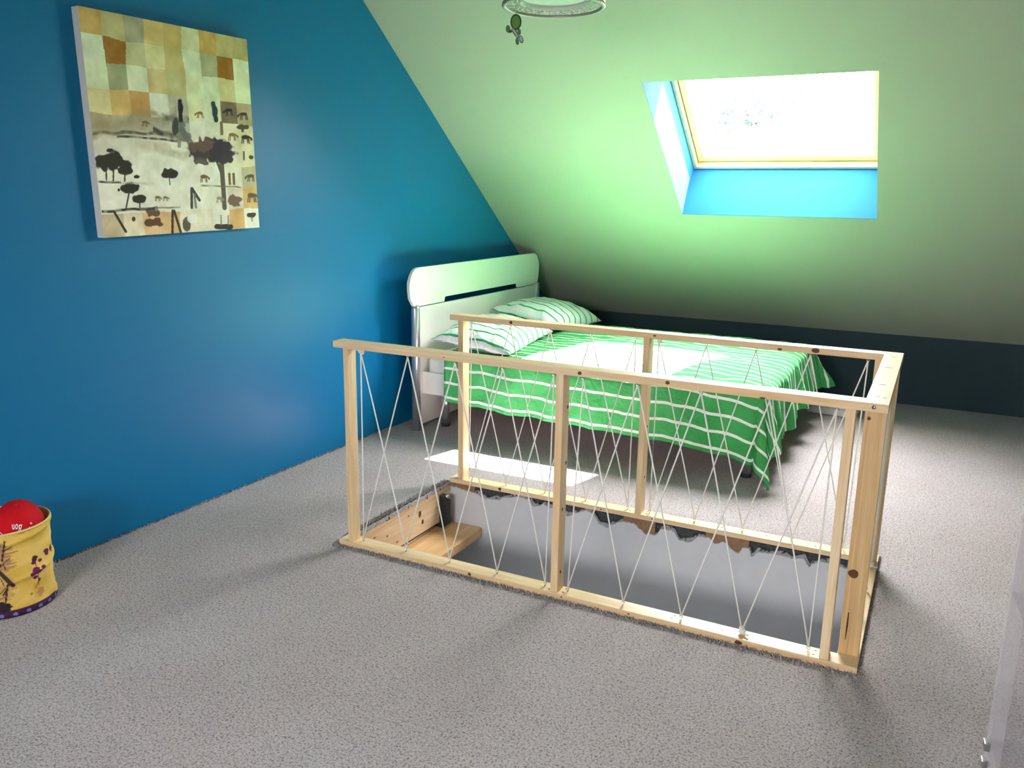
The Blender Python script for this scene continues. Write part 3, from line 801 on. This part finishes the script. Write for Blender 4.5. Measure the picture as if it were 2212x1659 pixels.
def paint_canvas(n):
    # design coordinates: position on the canvas, read in the units in which its motifs were measured
    H = homography([(0, 0), (1, 0), (1, 1), (0, 1)], [(158, 28), (1280, 250), (1335, 1502), (302, 1560)])
    U, V = np.meshgrid((np.arange(n) + .5) / n, (np.arange(n) + .5) / n)
    q = np.stack([U, V, np.ones_like(U)], -1) @ H.T
    X, Y = q[..., 0] / q[..., 2], q[..., 1] / q[..., 2]
    n1, n2, n3 = vnoise((n, n), 18, 1), vnoise((n, n), 50, 2), vnoise((n, n), 7, 3)
    img = np.zeros((n, n, 3)) + np.array((226, 222, 205))
    wob = 0.012 * (vnoise((n, n), 9, 9) - .5)
    C = np.clip(((U + wob) * 9).astype(int), 0, 8); Rw = np.clip(((V + wob) * 9).astype(int), 0, 8)
    pal = [[(196, 160, 96), (190, 178, 128), (166, 162, 132), (212, 188, 126), (200, 174, 110), (212, 208, 166), (196, 160, 92), (194, 178, 122), (184, 168, 116)],
           [(216, 222, 194), (144, 104, 44), (198, 192, 150), (218, 206, 154), (200, 180, 120), (222, 224, 192), (172, 170, 132), (150, 104, 44), (228, 226, 190)],
           [(218, 222, 186), (158, 162, 124), (222, 222, 190), (206, 184, 132), (194, 182, 134), (220, 220, 182), (218, 218, 186), (214, 198, 144), (230, 228, 190)],
           [(222, 208, 156), (212, 178, 118), (192, 150, 92), (222, 218, 204), (190, 184, 162), (222, 216, 178), (222, 220, 194), (120, 106, 84), (176, 160, 128)],
           [(172, 156, 124), (172, 162, 138), (178, 168, 148), (176, 170, 154), (196, 190, 176), (228, 224, 210), (214, 208, 190), (224, 214, 186), (222, 208, 170)]]
    for r in range(5):
        for c in range(9):
            m = (Rw == r) & (C == c); img[m] = pal[r][c]
    # misty lower field
    low = np.clip((Y - (835 + 0.06 * (X - 300))) / 60, 0, 1)[..., None] * (C < 7)[..., None]
    mist = np.array((232, 226, 212)) - (n3[..., None] * np.array((44, 50, 58))) * np.clip((1150 - Y) / 300, 0.15, 1)[..., None]
    img = img * (1 - low) + mist * low
    def cell(r, c, col):
        m = (Rw == r) & (C == c); img[m] = col
    for r, c, col in ((5, 8, (226, 214, 180)), (6, 8, (196, 182, 150)), (7, 8, (206, 170, 116)), (8, 8, (228, 222, 208)), (8, 7, (206, 166, 112)), (5, 7, (226, 218, 190)), (6, 7, (228, 220, 200)), (8, 0, (190, 172, 140)), (8, 1, (222, 206, 176)), (8, 2, (216, 180, 136)), (8, 3, (204, 168, 124)), (8, 4, (228, 216, 194)), (8, 5, (222, 212, 192)), (8, 6, (226, 220, 208)), (7, 7, (214, 204, 184))):
        cell(r, c, col)
    img += (n1[..., None] - .5) * 26 + (n2[..., None] - .5) * 12
    # streaky hills
    def stroke(mask_strength, col):
        nonlocal img
        k = np.clip(mask_strength, 0, 1)[..., None]; img = img * (1 - k) + np.array(col) * k
    def band(x0, x1, y0, y1, th, col, a=1.0, rough=0.8):
        t = np.clip((X - x0) / (x1 - x0), 0, 1); yy = y0 + (y1 - y0) * t + (n1 - .5) * th * rough * 2
        k = np.clip(1.5 - np.abs(Y - yy) / th * 1.5, 0, 1) * ((X > x0) & (X < x1)) * a * (0.35 + n2)
        stroke(k, col)
    def blob(cx, cy, rx, ry, col, a=1.0, ragged=0.5):
        d = ((X - cx) / rx) ** 2 + ((Y - cy) / ry) ** 2 + (n2 - .5) * ragged * 1.6 + (n1 - .5) * ragged
        stroke(np.clip((1.05 - d) * 4, 0, 1) * a, col)
    def line(x0, y0, x1, y1, wd, col, a=1.0):
        dx, dy = x1 - x0, y1 - y0; L2 = dx * dx + dy * dy
        t = np.clip(((X - x0) * dx + (Y - y0) * dy) / L2, 0, 1)
        d = np.hypot(X - x0 - t * dx, Y - y0 - t * dy)
        stroke(np.clip((wd - d) / 2 + .5, 0, 1) * a, col)
    DK = (50, 46, 40); BR = (96, 76, 52); GY = (120, 112, 96)
    band(230, 800, 840, 770, 60, (150, 138, 112), 0.7); band(240, 790, 865, 880, 14, (92, 84, 66), 0.9); band(400, 800, 890, 920, 10, (58, 54, 44), 0.9)
    band(640, 860, 860, 900, 26, DK, 0.7); band(700, 880, 760, 800, 30, (96, 92, 84), .7)
    band(640, 880, 960, 1010, 40, (176, 166, 144), .6); band(520, 760, 940, 960, 40, (196, 180, 150), .6)
    # horse head
    blob(815, 840, 42, 56, (110, 108, 100), .9, .4); blob(855, 900, 40, 34, (120, 118, 110), .9, .3); line(830, 850, 885, 935, 20, (104, 102, 96), .8); blob(790, 830, 22, 60, (52, 50, 46), .8, .7); line(812, 880, 812, 960, 12, (130, 126, 114), .8)
    # trees
    def tree(cx, cy, rx, ry, tx, ty, tw=5, col=DK):
        line(tx, ty, cx, cy, tw, (64, 58, 48)); blob(cx, cy, rx, ry, col, 1.0, .55)
    tree(325, 1070, 80, 58, 325, 1180); tree(375, 1060, 60, 66, 370, 1185); tree(450, 1100, 56, 52, 445, 1190); blob(350, 985, 22, 12, DK)
    tree(480, 1232, 62, 38, 450, 1370); tree(540, 1304, 44, 28, 542, 1360); tree(740, 1140, 55, 34, 745, 1215, 3); blob(525, 1160, 20, 12, DK); blob(405, 1246, 9, 8, DK)
    line(1090, 1040, 1105, 1370, 15, (92, 86, 74)); line(1085, 1130, 1060, 1060, 8, (86, 80, 70))
    blob(1020, 985, 150, 82, (70, 58, 58), 1.0, .5); blob(1090, 1000, 90, 80, (58, 52, 62), .9, .6); blob(960, 960, 80, 50, (104, 84, 72), .8, .8); blob(1140, 1050, 40, 26, (62, 58, 60), 1, .8); blob(960, 1060, 50, 30, (84, 74, 72), .9, .8)
    band(270, 420, 1186, 1194, 9, (58, 54, 44), 1.0); band(290, 660, 1388, 1370, 13, (44, 42, 34), 1.0); band(640, 810, 1370, 1362, 8, (140, 132, 110), .9); band(950, 1220, 1218, 1238, 7, (120, 108, 84), .9)
    band(420, 640, 1200, 1205, 12, (190, 182, 164), .7)
    # horses and figures
    def horse(cx, cy, s, col, flip=1):
        blob(cx, cy, 20 * s, 11 * s, col, 1, .2)
        for lx in (-15, -8, 10, 16): line(cx + lx * s, cy + 4 * s, cx + lx * s * 1.3, cy + 32 * s, 2.6 * s, col)
        line(cx + 16 * s * flip, cy - 2 * s, cx + 30 * s * flip, cy + 8 * s, 5 * s, col); blob(cx + 32 * s * flip, cy + 12 * s, 6 * s, 8 * s, col, 1, .1)
    for a in ((955, 740, 1.0, (140, 104, 56), -1), (1150, 722, 1.1, DK, -1), (1248, 748, 1.2, (74, 62, 46), -1), (1165, 885, 1.2, (130, 108, 72), 1), (1255, 902, 1.3, (60, 54, 44), 1), (970, 1162, 1.1, (116, 92, 64), 1), (1285, 1160, 1.1, (92, 84, 70), -1), (1288, 1288, 1.4, (96, 84, 66), 1), (585, 800, .9, (110, 98, 70), 1), (660, 1296, .8, (120, 98, 66), 1), (712, 1298, .7, (120, 104, 80), 1), (1070, 1306, .9, (150, 140, 118), 1)): horse(*a)
    for x in (1142, 1170): line(x, 1146, x + 2, 1212, 8, (112, 90, 62))
    line(822, 660, 826, 790, 13, (38, 38, 40)); blob(826, 710, 17, 42, (38, 38, 40), 1, .2); line(1044, 676, 1062, 790, 14, (44, 64, 58)); blob(1056, 730, 18, 44, (48, 62, 58), 1, .3)
    line(888, 1240, 886, 1366, 9, (70, 66, 60)); line(890, 1240, 938, 1318, 9, (70, 66, 58)); line(906, 1280, 914, 1366, 7, (120, 120, 116))
    line(375, 1395, 446, 1520, 8, (60, 50, 38)); blob(500, 1440, 12, 18, (66, 58, 50)); line(758, 1385, 754, 1530, 8, (66, 56, 42)); line(768, 1385, 810, 1530, 8, (66, 56, 42))
    blob(640, 1462, 62, 30, (84, 54, 36), .9, .6); blob(620, 1395, 44, 30, (70, 52, 40), .8, 1.0); blob(850, 1470, 26, 50, (60, 54, 46), .8, .5); blob(890, 1440, 40, 32, (232, 228, 220), .9, .3)
    line(1050, 1494, 1142, 1496, 17, (60, 52, 44)); line(1078, 1420, 1080, 1490, 3, (92, 82, 70)); line(1128, 1420, 1126, 1490, 3, (92, 82, 70))
    blob(1282, 1418, 32, 18, (62, 60, 50), 1, .6); line(1284, 1430, 1288, 1460, 3, BR); blob(1172, 1322, 54, 34, (104, 84, 70), .9, .7); line(1242, 1000, 1242, 1050, 6, (96, 98, 84)); blob(1290, 1036, 16, 14, (60, 72, 58), 1, .4); blob(1238, 835, 50, 16, (66, 62, 44), .9, .7); line(1236, 840, 1238, 862, 8, (80, 76, 60)); line(1096, 805, 1098, 880, 10, (120, 104, 80))
    return srgb_lin(np.clip(img * 1.05, 0, 255))
def canvas_picture():
    yc, zc, half = 0.808, 1.748, 0.438
    root = empty('canvas_picture', (0.0, yc, zc))
    tag(root, 'square canvas with patchwork squares, trees and horses on the blue wall', 'picture')
    n = 300; img = paint_canvas(n)
    verts = [(0.0402, -half + 2 * half * i / n, half - 2 * half * j / n) for j in range(n + 1) for i in range(n + 1)]
    faces = [(j * (n + 1) + i, (j + 1) * (n + 1) + i, (j + 1) * (n + 1) + i + 1, j * (n + 1) + i + 1) for j in range(n) for i in range(n)]
    rot = Matrix.Translation((0, yc, zc)) @ Matrix.Rotation(math.radians(1.4), 4, 'X')
    me = bpy.data.meshes.new('painted_face'); me.from_pydata([tuple(rot @ Vector(v)) for v in verts], [], faces)
    at = me.color_attributes.new('paint', 'FLOAT_COLOR', 'CORNER')
    fc = np.concatenate([img.reshape(-1, 3), np.ones((n * n, 1))], 1)
    at.data.foreach_set('color', np.repeat(fc, 4, axis=0).astype(np.float32).ravel())
    link('painted_face', me, 'painting', root)
    bm = bmesh.new(); add_box(bm, 0.0, 0.040, -half, half, -half, half, 0.002, rot); bm_obj('canvas_edge', bm, 'canvas_edge', root)
canvas_picture()

# ------------------------------------------------------------------ fabric bin with a red cap
def fabric_bin():
    c = Vector((0.165, -0.235, 0.0)); h = 0.315
    root = empty('fabric_bin', c)
    tag(root, 'yellow printed fabric bin with purple hem standing by the blue wall', 'bin')
    nu, nv = 260, 130
    z = np.linspace(0.022, h, nv + 1); th = np.linspace(0, 2 * PI, nu, endpoint=False)
    P = []
    for t in th:
        row = []
        for zz in z:
            f = zz / h
            r = 0.146 + 0.008 * f
            # two turns of wire spring make soft ridges, the cloth sags between
            ph = (f * 2.2 - t / (2 * PI)) % 1.0
            r += 0.0045 * math.exp(-((min(ph, 1 - ph)) / 0.07) ** 2) - 0.004 * math.sin(PI * ph) + 0.0035 * fbm(t * 2.2, zz * 14, 2.0)
            row.append((c.x + r * math.cos(t), c.y + r * math.sin(t), zz))
        P.append(row)
    body = grid_mesh('body', P, None, 'binprint', root, True, True)
    # print: brown foliage sketch and plum flowers on yellow
    U, V = np.meshgrid(th, z[:-1]); n1 = vnoise(U.shape, 22, 4); n2 = vnoise(U.shape, 50, 5); n0 = vnoise(U.shape, 8, 6)
    img = np.zeros(U.shape + (3,)) + np.array((222, 184, 92)) + (n0[..., None] - .5) * np.array((30, 34, 50))
    # direction that faces the room
    t0 = math.radians(-30)
    A = (U - t0 + PI) % (2 * PI) - PI               # arc angle, 0 = towards the room
    X = A * 150.0; Y = V * 1000.0                   # mm on the cloth
    def put(k, col):
        nonlocal img
        k = np.clip(k, 0, 1)[..., None]; img = img * (1 - k) + np.array(col) * k
    def blob(cx, cy, rx, ry, col, rg=.4):
        d = ((X - cx) / rx) ** 2 + ((Y - cy) / ry) ** 2 + (n2 - .5) * rg * 2 + (n1 - .5) * rg
        put((1.05 - d) * 4, col)
    def line(x0, y0, x1, y1, wd, col):
        dx, dy = x1 - x0, y1 - y0; t = np.clip(((X - x0) * dx + (Y - y0) * dy) / (dx * dx + dy * dy), 0, 1)
        put((wd - np.hypot(X - x0 - t * dx, Y - y0 - t * dy)) / 1.5 + .4, col)
    BRN, PLM, TAN = (70, 46, 40), (98, 30, 78), (176, 134, 92)
    blob(-70, 230, 90, 90, TAN, .5); blob(-40, 120, 60, 60, (196, 160, 92), .6)
    R = random.Random(5)
    for k in range(34):
        x, y = R.uniform(-120, -5), R.uniform(60, 290); a = R.uniform(-1.2, 1.2)
        line(x, y, x + 26 * math.sin(a), y + 26 * math.cos(a), R.uniform(1.2, 3.2), BRN)
    for k in range(10):
        blob(R.uniform(-120, -20), R.uniform(70, 280), R.uniform(5, 13), R.uniform(4, 10), BRN, .8)
    line(-28, 180, 10, 120, 7, BRN); line(-6, 130, -20, 60, 3, BRN); blob(-30, 40, 28, 20, (46, 36, 38), .4); line(0, 290, -14, 220, 3, BRN)
    line(92, 200, 98, 90, 1.6, (120, 70, 60)); line(98, 110, 84, 80, 1.6, (150, 80, 60))
    for cx, cy, s in ((92, 196, 12), (86, 182, 9), (90, 148, 15), (78, 140, 11), (84, 126, 9), (104, 142, 9), (100, 108, 8), (112, 180, 8), (118, 150, 10)):
        blob(cx, cy, s, s * .9, PLM if s != 12 else (70, 40, 34), .5)
    blob(66, 66, 6, 6, (180, 130, 60), .3); blob(104, 60, 16, 18, (196, 140, 84), .5)
    for k in range(7): blob(150 + k * 42, 80 + 120 * R.random(), 16, 14, PLM, .6)
    lin_ = srgb_lin(np.clip(img, 0, 255))
    me = body.data; at = me.color_attributes.new('paint', 'FLOAT_COLOR', 'CORNER')
    fc = np.concatenate([lin_.transpose(1, 0, 2).reshape(-1, 3), np.ones((nu * nv, 1))], 1)
    at.data.foreach_set('color', np.repeat(fc, 4, axis=0).astype(np.float32).ravel())
    bm = bmesh.new(); lathe(bm, [(0.150, h - 0.002), (0.146, h - 0.06), (0.138, 0.01), (0.02, 0.008)], c, 64); bm_obj('lining', bm, 'binin', root, True)
    bm = bmesh.new(); add_torus(bm, (c.x, c.y, h), 0.1535, 0.0038, (0, 0, 1), 72, 8); bm_obj('rim', bm, plain('bin_rim', lin((226, 204, 140)), 0.7, 0.2, nscale=200, nstr=0.1, var=0.1), root, True)
    bm = bmesh.new(); lathe(bm, [(0.0, 0.001), (0.148, 0.001), (0.151, 0.006), (0.150, 0.026), (0.146, 0.027)], c, 64); hem = bm_obj('hem', bm, 'purple', root, True)
    for k in range(22):
        a = 2 * PI * k / 22 + 0.1
        disc('dot', (c.x + 0.1502 * math.cos(a), c.y + 0.1502 * math.sin(a), 0.013), (math.cos(a), math.sin(a), 0), 0.008, 0.007, plain_lilac, hem)
plain_lilac = plain('lilac_dot', lin((128, 112, 176)), 0.7, 0.2, nscale=200, nstr=0.0, var=0.2)
fabric_bin()

def red_cap():
    root = empty('baseball_cap', (0.205, -0.215, 0.30))
    tag(root, 'red baseball cap with white lettering lying in the fabric bin', 'cap')
    # local frame: z up through the crown, -y the back opening; tilted so the back faces the room
    tilt = Matrix.Translation((0.210, -0.200, 0.268)) @ Matrix.Rotation(math.radians(50), 4, 'Z') @ Matrix.Rotation(math.radians(14), 4, 'X')
    RX, RY, RZ = 0.086, 0.098, 0.122
    def pt(az, el, k=1.0):
        ce = math.cos(el) ** 0.80; se = math.sin(el)
        return Vector((RX * k * ce * math.cos(az), RY * k * ce * math.sin(az), RZ * k * se))
    nu, nv = 72, 26
    P = []
    for i in range(nu):
        az = 2 * PI * i / nu; row = []
        for j in range(nv + 1):
            el = (PI / 2 - 0.0001) * j / nv
            p = pt(az, el)
            seam = abs(((az / (2 * PI) * 6 + 0.5) % 1.0) - 0.5)
            p *= 1 - 0.006 * math.exp(-(seam / 0.035) ** 2)
            row.append(tilt @ p)
        P.append(row)
    grid_mesh('crown', P, None, 'red', root, True, True)
    bm = bmesh.new(); cc = tilt @ Vector((0, 0, RZ)); add_torus(bm, cc, 0.004, 0.004, tilt.to_3x3() @ Vector((0, 0, 1)), 12, 6); bm_obj('button', bm, 'red', root, True)
    # brim hidden down inside the bin
    bm = bmesh.new(); top, bot = [], []
    for i in range(25):
        a = math.radians(25 + 130 * i / 24)
        for lst, dz in ((top, 0.002), (bot, -0.003)):
            lst.append([bm.verts.new(tilt @ Vector((RX * math.cos(a) * k, RY * math.sin(a) * k2, dz - dd))) for k, k2, dd in ((0.98, 0.98, 0.0), (0.95, 1.25, 0.008), (0.80, 1.45, 0.018))])
    for lst in (top, bot):
        for i in range(24):
            for j in range(2): bm.faces.new((lst[i][j], lst[i + 1][j], lst[i + 1][j + 1], lst[i][j + 1]))
    bm_obj('brim', bm, 'red', root, True)
    # raised arched band over the adjuster opening, lettering around it
    az0 = math.radians(-90)
    EL0 = 0.22
    def surf(a, e, k=1.008): return tilt @ pt(az0 + a, max(0.0, e), k)
    bm = bmesh.new(); prev = None
    for i in range(29):
        t = PI * i / 28
        ring = [bm.verts.new(surf(r * math.cos(t), EL0 + r * 0.80 * math.sin(t), k)) for r, k in ((0.76, 1.002), (0.73, 1.018), (0.42, 1.018), (0.40, 1.002))]
        if prev:
            for j in range(3): bm.faces.new((prev[j], ring[j], ring[j + 1], prev[j + 1]))
        prev = ring
    bm_obj('back_band', bm, 'red', root, True)
    bm = bmesh.new(); ctr = bm.verts.new(surf(0, EL0 + 0.1, 1.006)); ring = []
    for i in range(21):
        t = PI * i / 20; ring.append(bm.verts.new(surf(0.40 * math.cos(t), EL0 + 0.32 * math.sin(t), 1.006)))
    for i in range(20): bm.faces.new((ctr, ring[i], ring[i + 1]))
    bm_obj('back_panel', bm, 'red2', root, True)
    def letters(txt, start, size):
        x = start
        for ch in txt:
            cu = bpy.data.curves.new('lettering', 'FONT'); cu.body = ch; cu.size = 1.0; cu.offset = 0.02
            ob = bpy.data.objects.new('lettering', cu); COL.objects.link(ob)
            dg = bpy.context.evaluated_depsgraph_get(); me0 = bpy.data.meshes.new_from_object(ob.evaluated_get(dg))
            bpy.data.objects.remove(ob)
            wch = max(v.co.x for v in me0.vertices)
            # upside down: tops of the letters point to the opening
            for v in me0.vertices:
                ang = x + v.co.x * size          # run along the arch, right to left
                rr_ = 0.70 - v.co.y * size * 1.05
                v.co = surf(rr_ * math.cos(ang), EL0 + rr_ * 0.80 * math.sin(ang), 1.024)
            link('lettering', me0, 'print_white', root)
            x += (wch + 0.09) * size
    letters('Bon', 1.02, 0.40)
    letters('l', 2.60, 0.40)
    # white star badge with a pink dot
    pts = []
    for k in range(10):
        r = 0.15 if k % 2 == 0 else 0.065
        a = 2 * PI * k / 10 + 0.4; pts.append((r * math.cos(a), r * math.sin(a)))
    bm = bmesh.new(); cv = bm.verts.new(surf(0.62, 0.44, 1.03)); vs = [bm.verts.new(surf(0.62 + x, 0.44 + y, 1.026)) for x, y in pts]
    for k in range(10): bm.faces.new((cv, vs[k], vs[(k + 1) % 10]))
    bm_obj('star_badge', bm, 'print_white', root)
    q = surf(0.74, 0.64, 1.02); disc('dot', q, (q - (tilt @ Vector((0, 0, 0.02)))), 0.004, 0.004, 'pinkdot', root, 0.001)
red_cap()

# ------------------------------------------------------------------ pendant lamp with a charm
def lamp():
    c = Vector((1.585, 1.343, 2.232)); R = 0.205
    root = empty('pendant_lamp', (c.x, c.y, c.z))
    tag(root, 'round metal drum pendant lamp with bubble pattern inside, at the top', 'lamp')
    bm = bmesh.new(); lathe(bm, [(R, 0.012), (R, 0.17), (R - 0.004, 0.17), (R - 0.004, 0.012)], c, 96, True); bm_obj('shade', bm, 'lampsteel', root, True)
    bm = bmesh.new(); lathe(bm, [(R + 0.001, 0.012), (R + 0.003, 0.004), (R - 0.001, 0.0), (R - 0.011, 0.0), (R - 0.013, 0.006), (R - 0.011, 0.012)], c, 96, True); bm_obj('rim', bm, 'lampsteel', root, True)
    bm = bmesh.new(); lathe(bm, [(R - 0.012, 0.010), (0.132, 0.016), (0.130, 0.034)], c, 96); bm_obj('inner_sleeve', bm, 'lampwhite', root, True)
    bm = bmesh.new(); lathe(bm, [(0.0, 0.030), (0.09, 0.031), (0.130, 0.034)], c, 64); bm_obj('diffuser', bm, 'lampwhite', root, True)
    bm = bmesh.new(); rr = random.Random(2)
    placed = []
    for k in range(5000):
        a = rr.uniform(0, 2 * PI); ra = rr.uniform(0.135, R - 0.014); q = rr.choice((0.0045, 0.006, 0.008, 0.011))
        if ra - q < 0.131 or ra + q > R - 0.011: continue
        x, y = ra * math.cos(a), ra * math.sin(a)
        if all((x - xx) ** 2 + (y - yy) ** 2 > (q + ss + 0.0005) ** 2 for xx, yy, ss in placed): placed.append((x, y, q))
    for x, y, q in placed:
        ra = math.hypot(x, y); zz = 0.010 + 0.006 * (R - 0.012 - ra) / (R - 0.144)
        add_torus(bm, (c.x + x, c.y + y, c.z + zz - 0.0008), q, 0.0011, (0, 0, 1), 12, 4)
    bl = bm_obj('bubble_lattice', bm, 'lampsteel', root, True); bl['kind'] = 'stuff'
    bm = bmesh.new(); add_tube(bm, [(c.x, c.y, c.z + 0.17), (c.x, c.y, ZC - 0.02)], 0.006, 8); bm_obj('stem', bm, 'lampsteel', root, True)
    for k in range(3):
        a = 2 * PI * k / 3 + .5
        tube('spoke', [(c.x, c.y, c.z + 0.175), (c.x + (R - .003) * math.cos(a), c.y + (R - .003) * math.sin(a), c.z + 0.165)], 0.003, 'lampsteel', root, 6)
    bm = bmesh.new(); lathe(bm, [(0.0, -0.03), (0.055, -0.03), (0.06, -0.02), (0.06, 0.0), (0.0, 0.0)], (c.x, c.y, ZC), 32); bm_obj('ceiling_rose', bm, 'lampsteel', root, True)
    # charm hanging from the rim on the left
    base = c - CR * 0.150 + Vector((0, 0, -0.004)) - CF * 0.10
    base.z = c.z - 0.045
    ch = empty('hanging_charm', base)
    tag(ch, 'small green enamel animal charm dangling from the lamp rim', 'ornament')
    # plate faces the room; local axes: s to the right, z down
    s_ = Vector((CR.x, CR.y, 0)).normalized(); n_ = Vector((s_.y, -s_.x, 0))
    fr = Matrix(((s_.x, 0, n_.x, base.x), (s_.y, 0, n_.y, base.y), (0, 1, 0, base.z), (0, 0, 0, 1)))
    def plate(nm, cx, cy, rx, ry, rot, z0, z1, mat):
        pts = []
        for k in range(24):
            a = 2 * PI * k / 24; x, y = rx * math.cos(a), ry * math.sin(a)
            pts.append((cx + x * math.cos(rot) - y * math.sin(rot), cy + x * math.sin(rot) + y * math.cos(rot)))
        return prism(nm, pts, z0, z1, mat, ch, 0.0006, fr)
    E = 0.00022 * 1.02                    # metres per measured unit
    def P_(x, y): return ((x - 437) * E, -(y - 250) * E)
    def leafplate(nm, x, y, rx, ry, rot, inner='frog'):
        cx, cy = P_(x, y)
        plate(nm + '_edge', cx, cy, rx * E, ry * E, rot, -0.002, 0.002, 'frogdk')
        plate(nm, cx, cy, rx * E * .72, ry * E * .78, rot, 0.0018, 0.0032, inner)
    leafplate('body', 440, 385, 98, 132, 0.0)
    leafplate('foot', 305, 500, 38, 62, 0.1); leafplate('foot', 500, 545, 30, 50, 0.1); leafplate('foot', 468, 700, 30, 58, 0.1)
    leafplate('head', 535, 665, 38, 66, 0.35, 'frogbl'); 
    cx, cy = P_(430, 560); plate('spine_edge', cx, cy, 34 * E, 105 * E, 0.62, -0.0025, 0.0025, 'frogdk'); plate('spine', cx, cy, 18 * E, 100 * E, 0.62, 0.0024, 0.004, 'frogbl')
    cx, cy = P_(345, 540); plate('arm', cx, cy, 30 * E, 26 * E, 0.0, -0.001, 0.003, 'frogdk')
    tube('thread', [base + Vector((0, 0, -0.012)), base + Vector((0, 0, 0.05))], 0.0008, 'chrome', ch, 5)
lamp()

# ------------------------------------------------------------------ clear plastic unit at the right edge
def clear_unit():
    x0, y0 = 3.288, 0.0
    root = empty('clear_plastic_drawers', (x0 + 0.2, y0 - 0.2, 0))
    tag(root, 'clear plastic storage unit with metal clips at the right edge', 'storage unit')
    H = 1.20
    ang = math.radians(4)
    fr = Matrix.Translation((x0, y0, 0)) @ Matrix.Rotation(ang, 4, 'Z')
    def b(nm, a, m, par=root, bev=0.001):
        bm = bmesh.new(); add_box(bm, *a, bev, fr); return bm_obj(nm, bm, m, par)
    b('side_panel', (0.0, 0.003, -0.40, 0.0, 0.002, H), 'clear')
    b('back_panel', (0.0, 0.38, -0.003, 0.0, 0.002, H), 'clear')
    b('side_panel', (0.377, 0.38, -0.40, 0.0, 0.002, H), 'clear')
    b('corner_strip', (-0.002, 0.030, -0.012, 0.002, 0.001, H), 'frost')
    for k in range(4):
        b('shelf', (0.004, 0.376, -0.398, -0.004, 0.02 + k * 0.34, 0.026 + k * 0.34), 'clear')
    for z in (0.292, 0.336):
        b('clip', (-0.006, 0.006, -0.02, 0.004, z, z + 0.018), 'chrome', root, 0.002)
clear_unit()

# ------------------------------------------------------------------ garden beyond the skylight
def leafy_tree(base, h, crown_r, seed, label):
    R = random.Random(seed)
    root = empty('garden_tree', base); tag(root, label, 'tree', 'trees beyond the skylight')
    b = Vector(base)
    tube('trunk', [b, b + Vector((.1, 0, h * .4)), b + Vector((0, .1, h * .75))], [0.28, 0.2, 0.1], 'bark', root, 10)
    for k in range(7):
        a = R.uniform(0, 2 * PI); z = h * R.uniform(.45, .7)
        tube('branch', [b + Vector((0, 0, z)), b + Vector((math.cos(a) * crown_r * .4, math.sin(a) * crown_r * .4, z + h * .1)), b + Vector((math.cos(a) * crown_r * .8, math.sin(a) * crown_r * .8, z + h * .2))], [.09, .05, .02], 'bark', root, 6)
    bm = bmesh.new()
    clumps = [(R.gauss(0, .45) * crown_r, R.gauss(0, .45) * crown_r, h * .78 + R.gauss(0, .35) * crown_r, R.uniform(.25, .5) * crown_r) for _ in range(16)]
    for k in range(15000):
        cx, cy, cz, cr = clumps[R.randrange(len(clumps))]
        d = Vector((R.gauss(0, 1), R.gauss(0, 1), R.gauss(0, 1))).normalized() * cr * R.random() ** .4
        p = b + Vector((cx, cy, cz)) + d
        u = Vector((R.gauss(0, 1), R.gauss(0, 1), R.gauss(0, 1))).normalized(); v = u.cross(Vector((R.gauss(0, 1), R.gauss(0, 1), 1))).normalized()
        s = R.uniform(.035, .075)
        bm.faces.new([bm.verts.new(p + u * s), bm.verts.new(p + v * s * .5), bm.verts.new(p - u * s), bm.verts.new(p - v * s * .5)])
    fo = bm_obj('foliage', bm, 'leaf', root); fo['kind'] = 'stuff'
leafy_tree((-0.5, 14.5, -4.2), 8.4, 1.7, 21, 'leafy garden tree seen through the left half of the skylight')
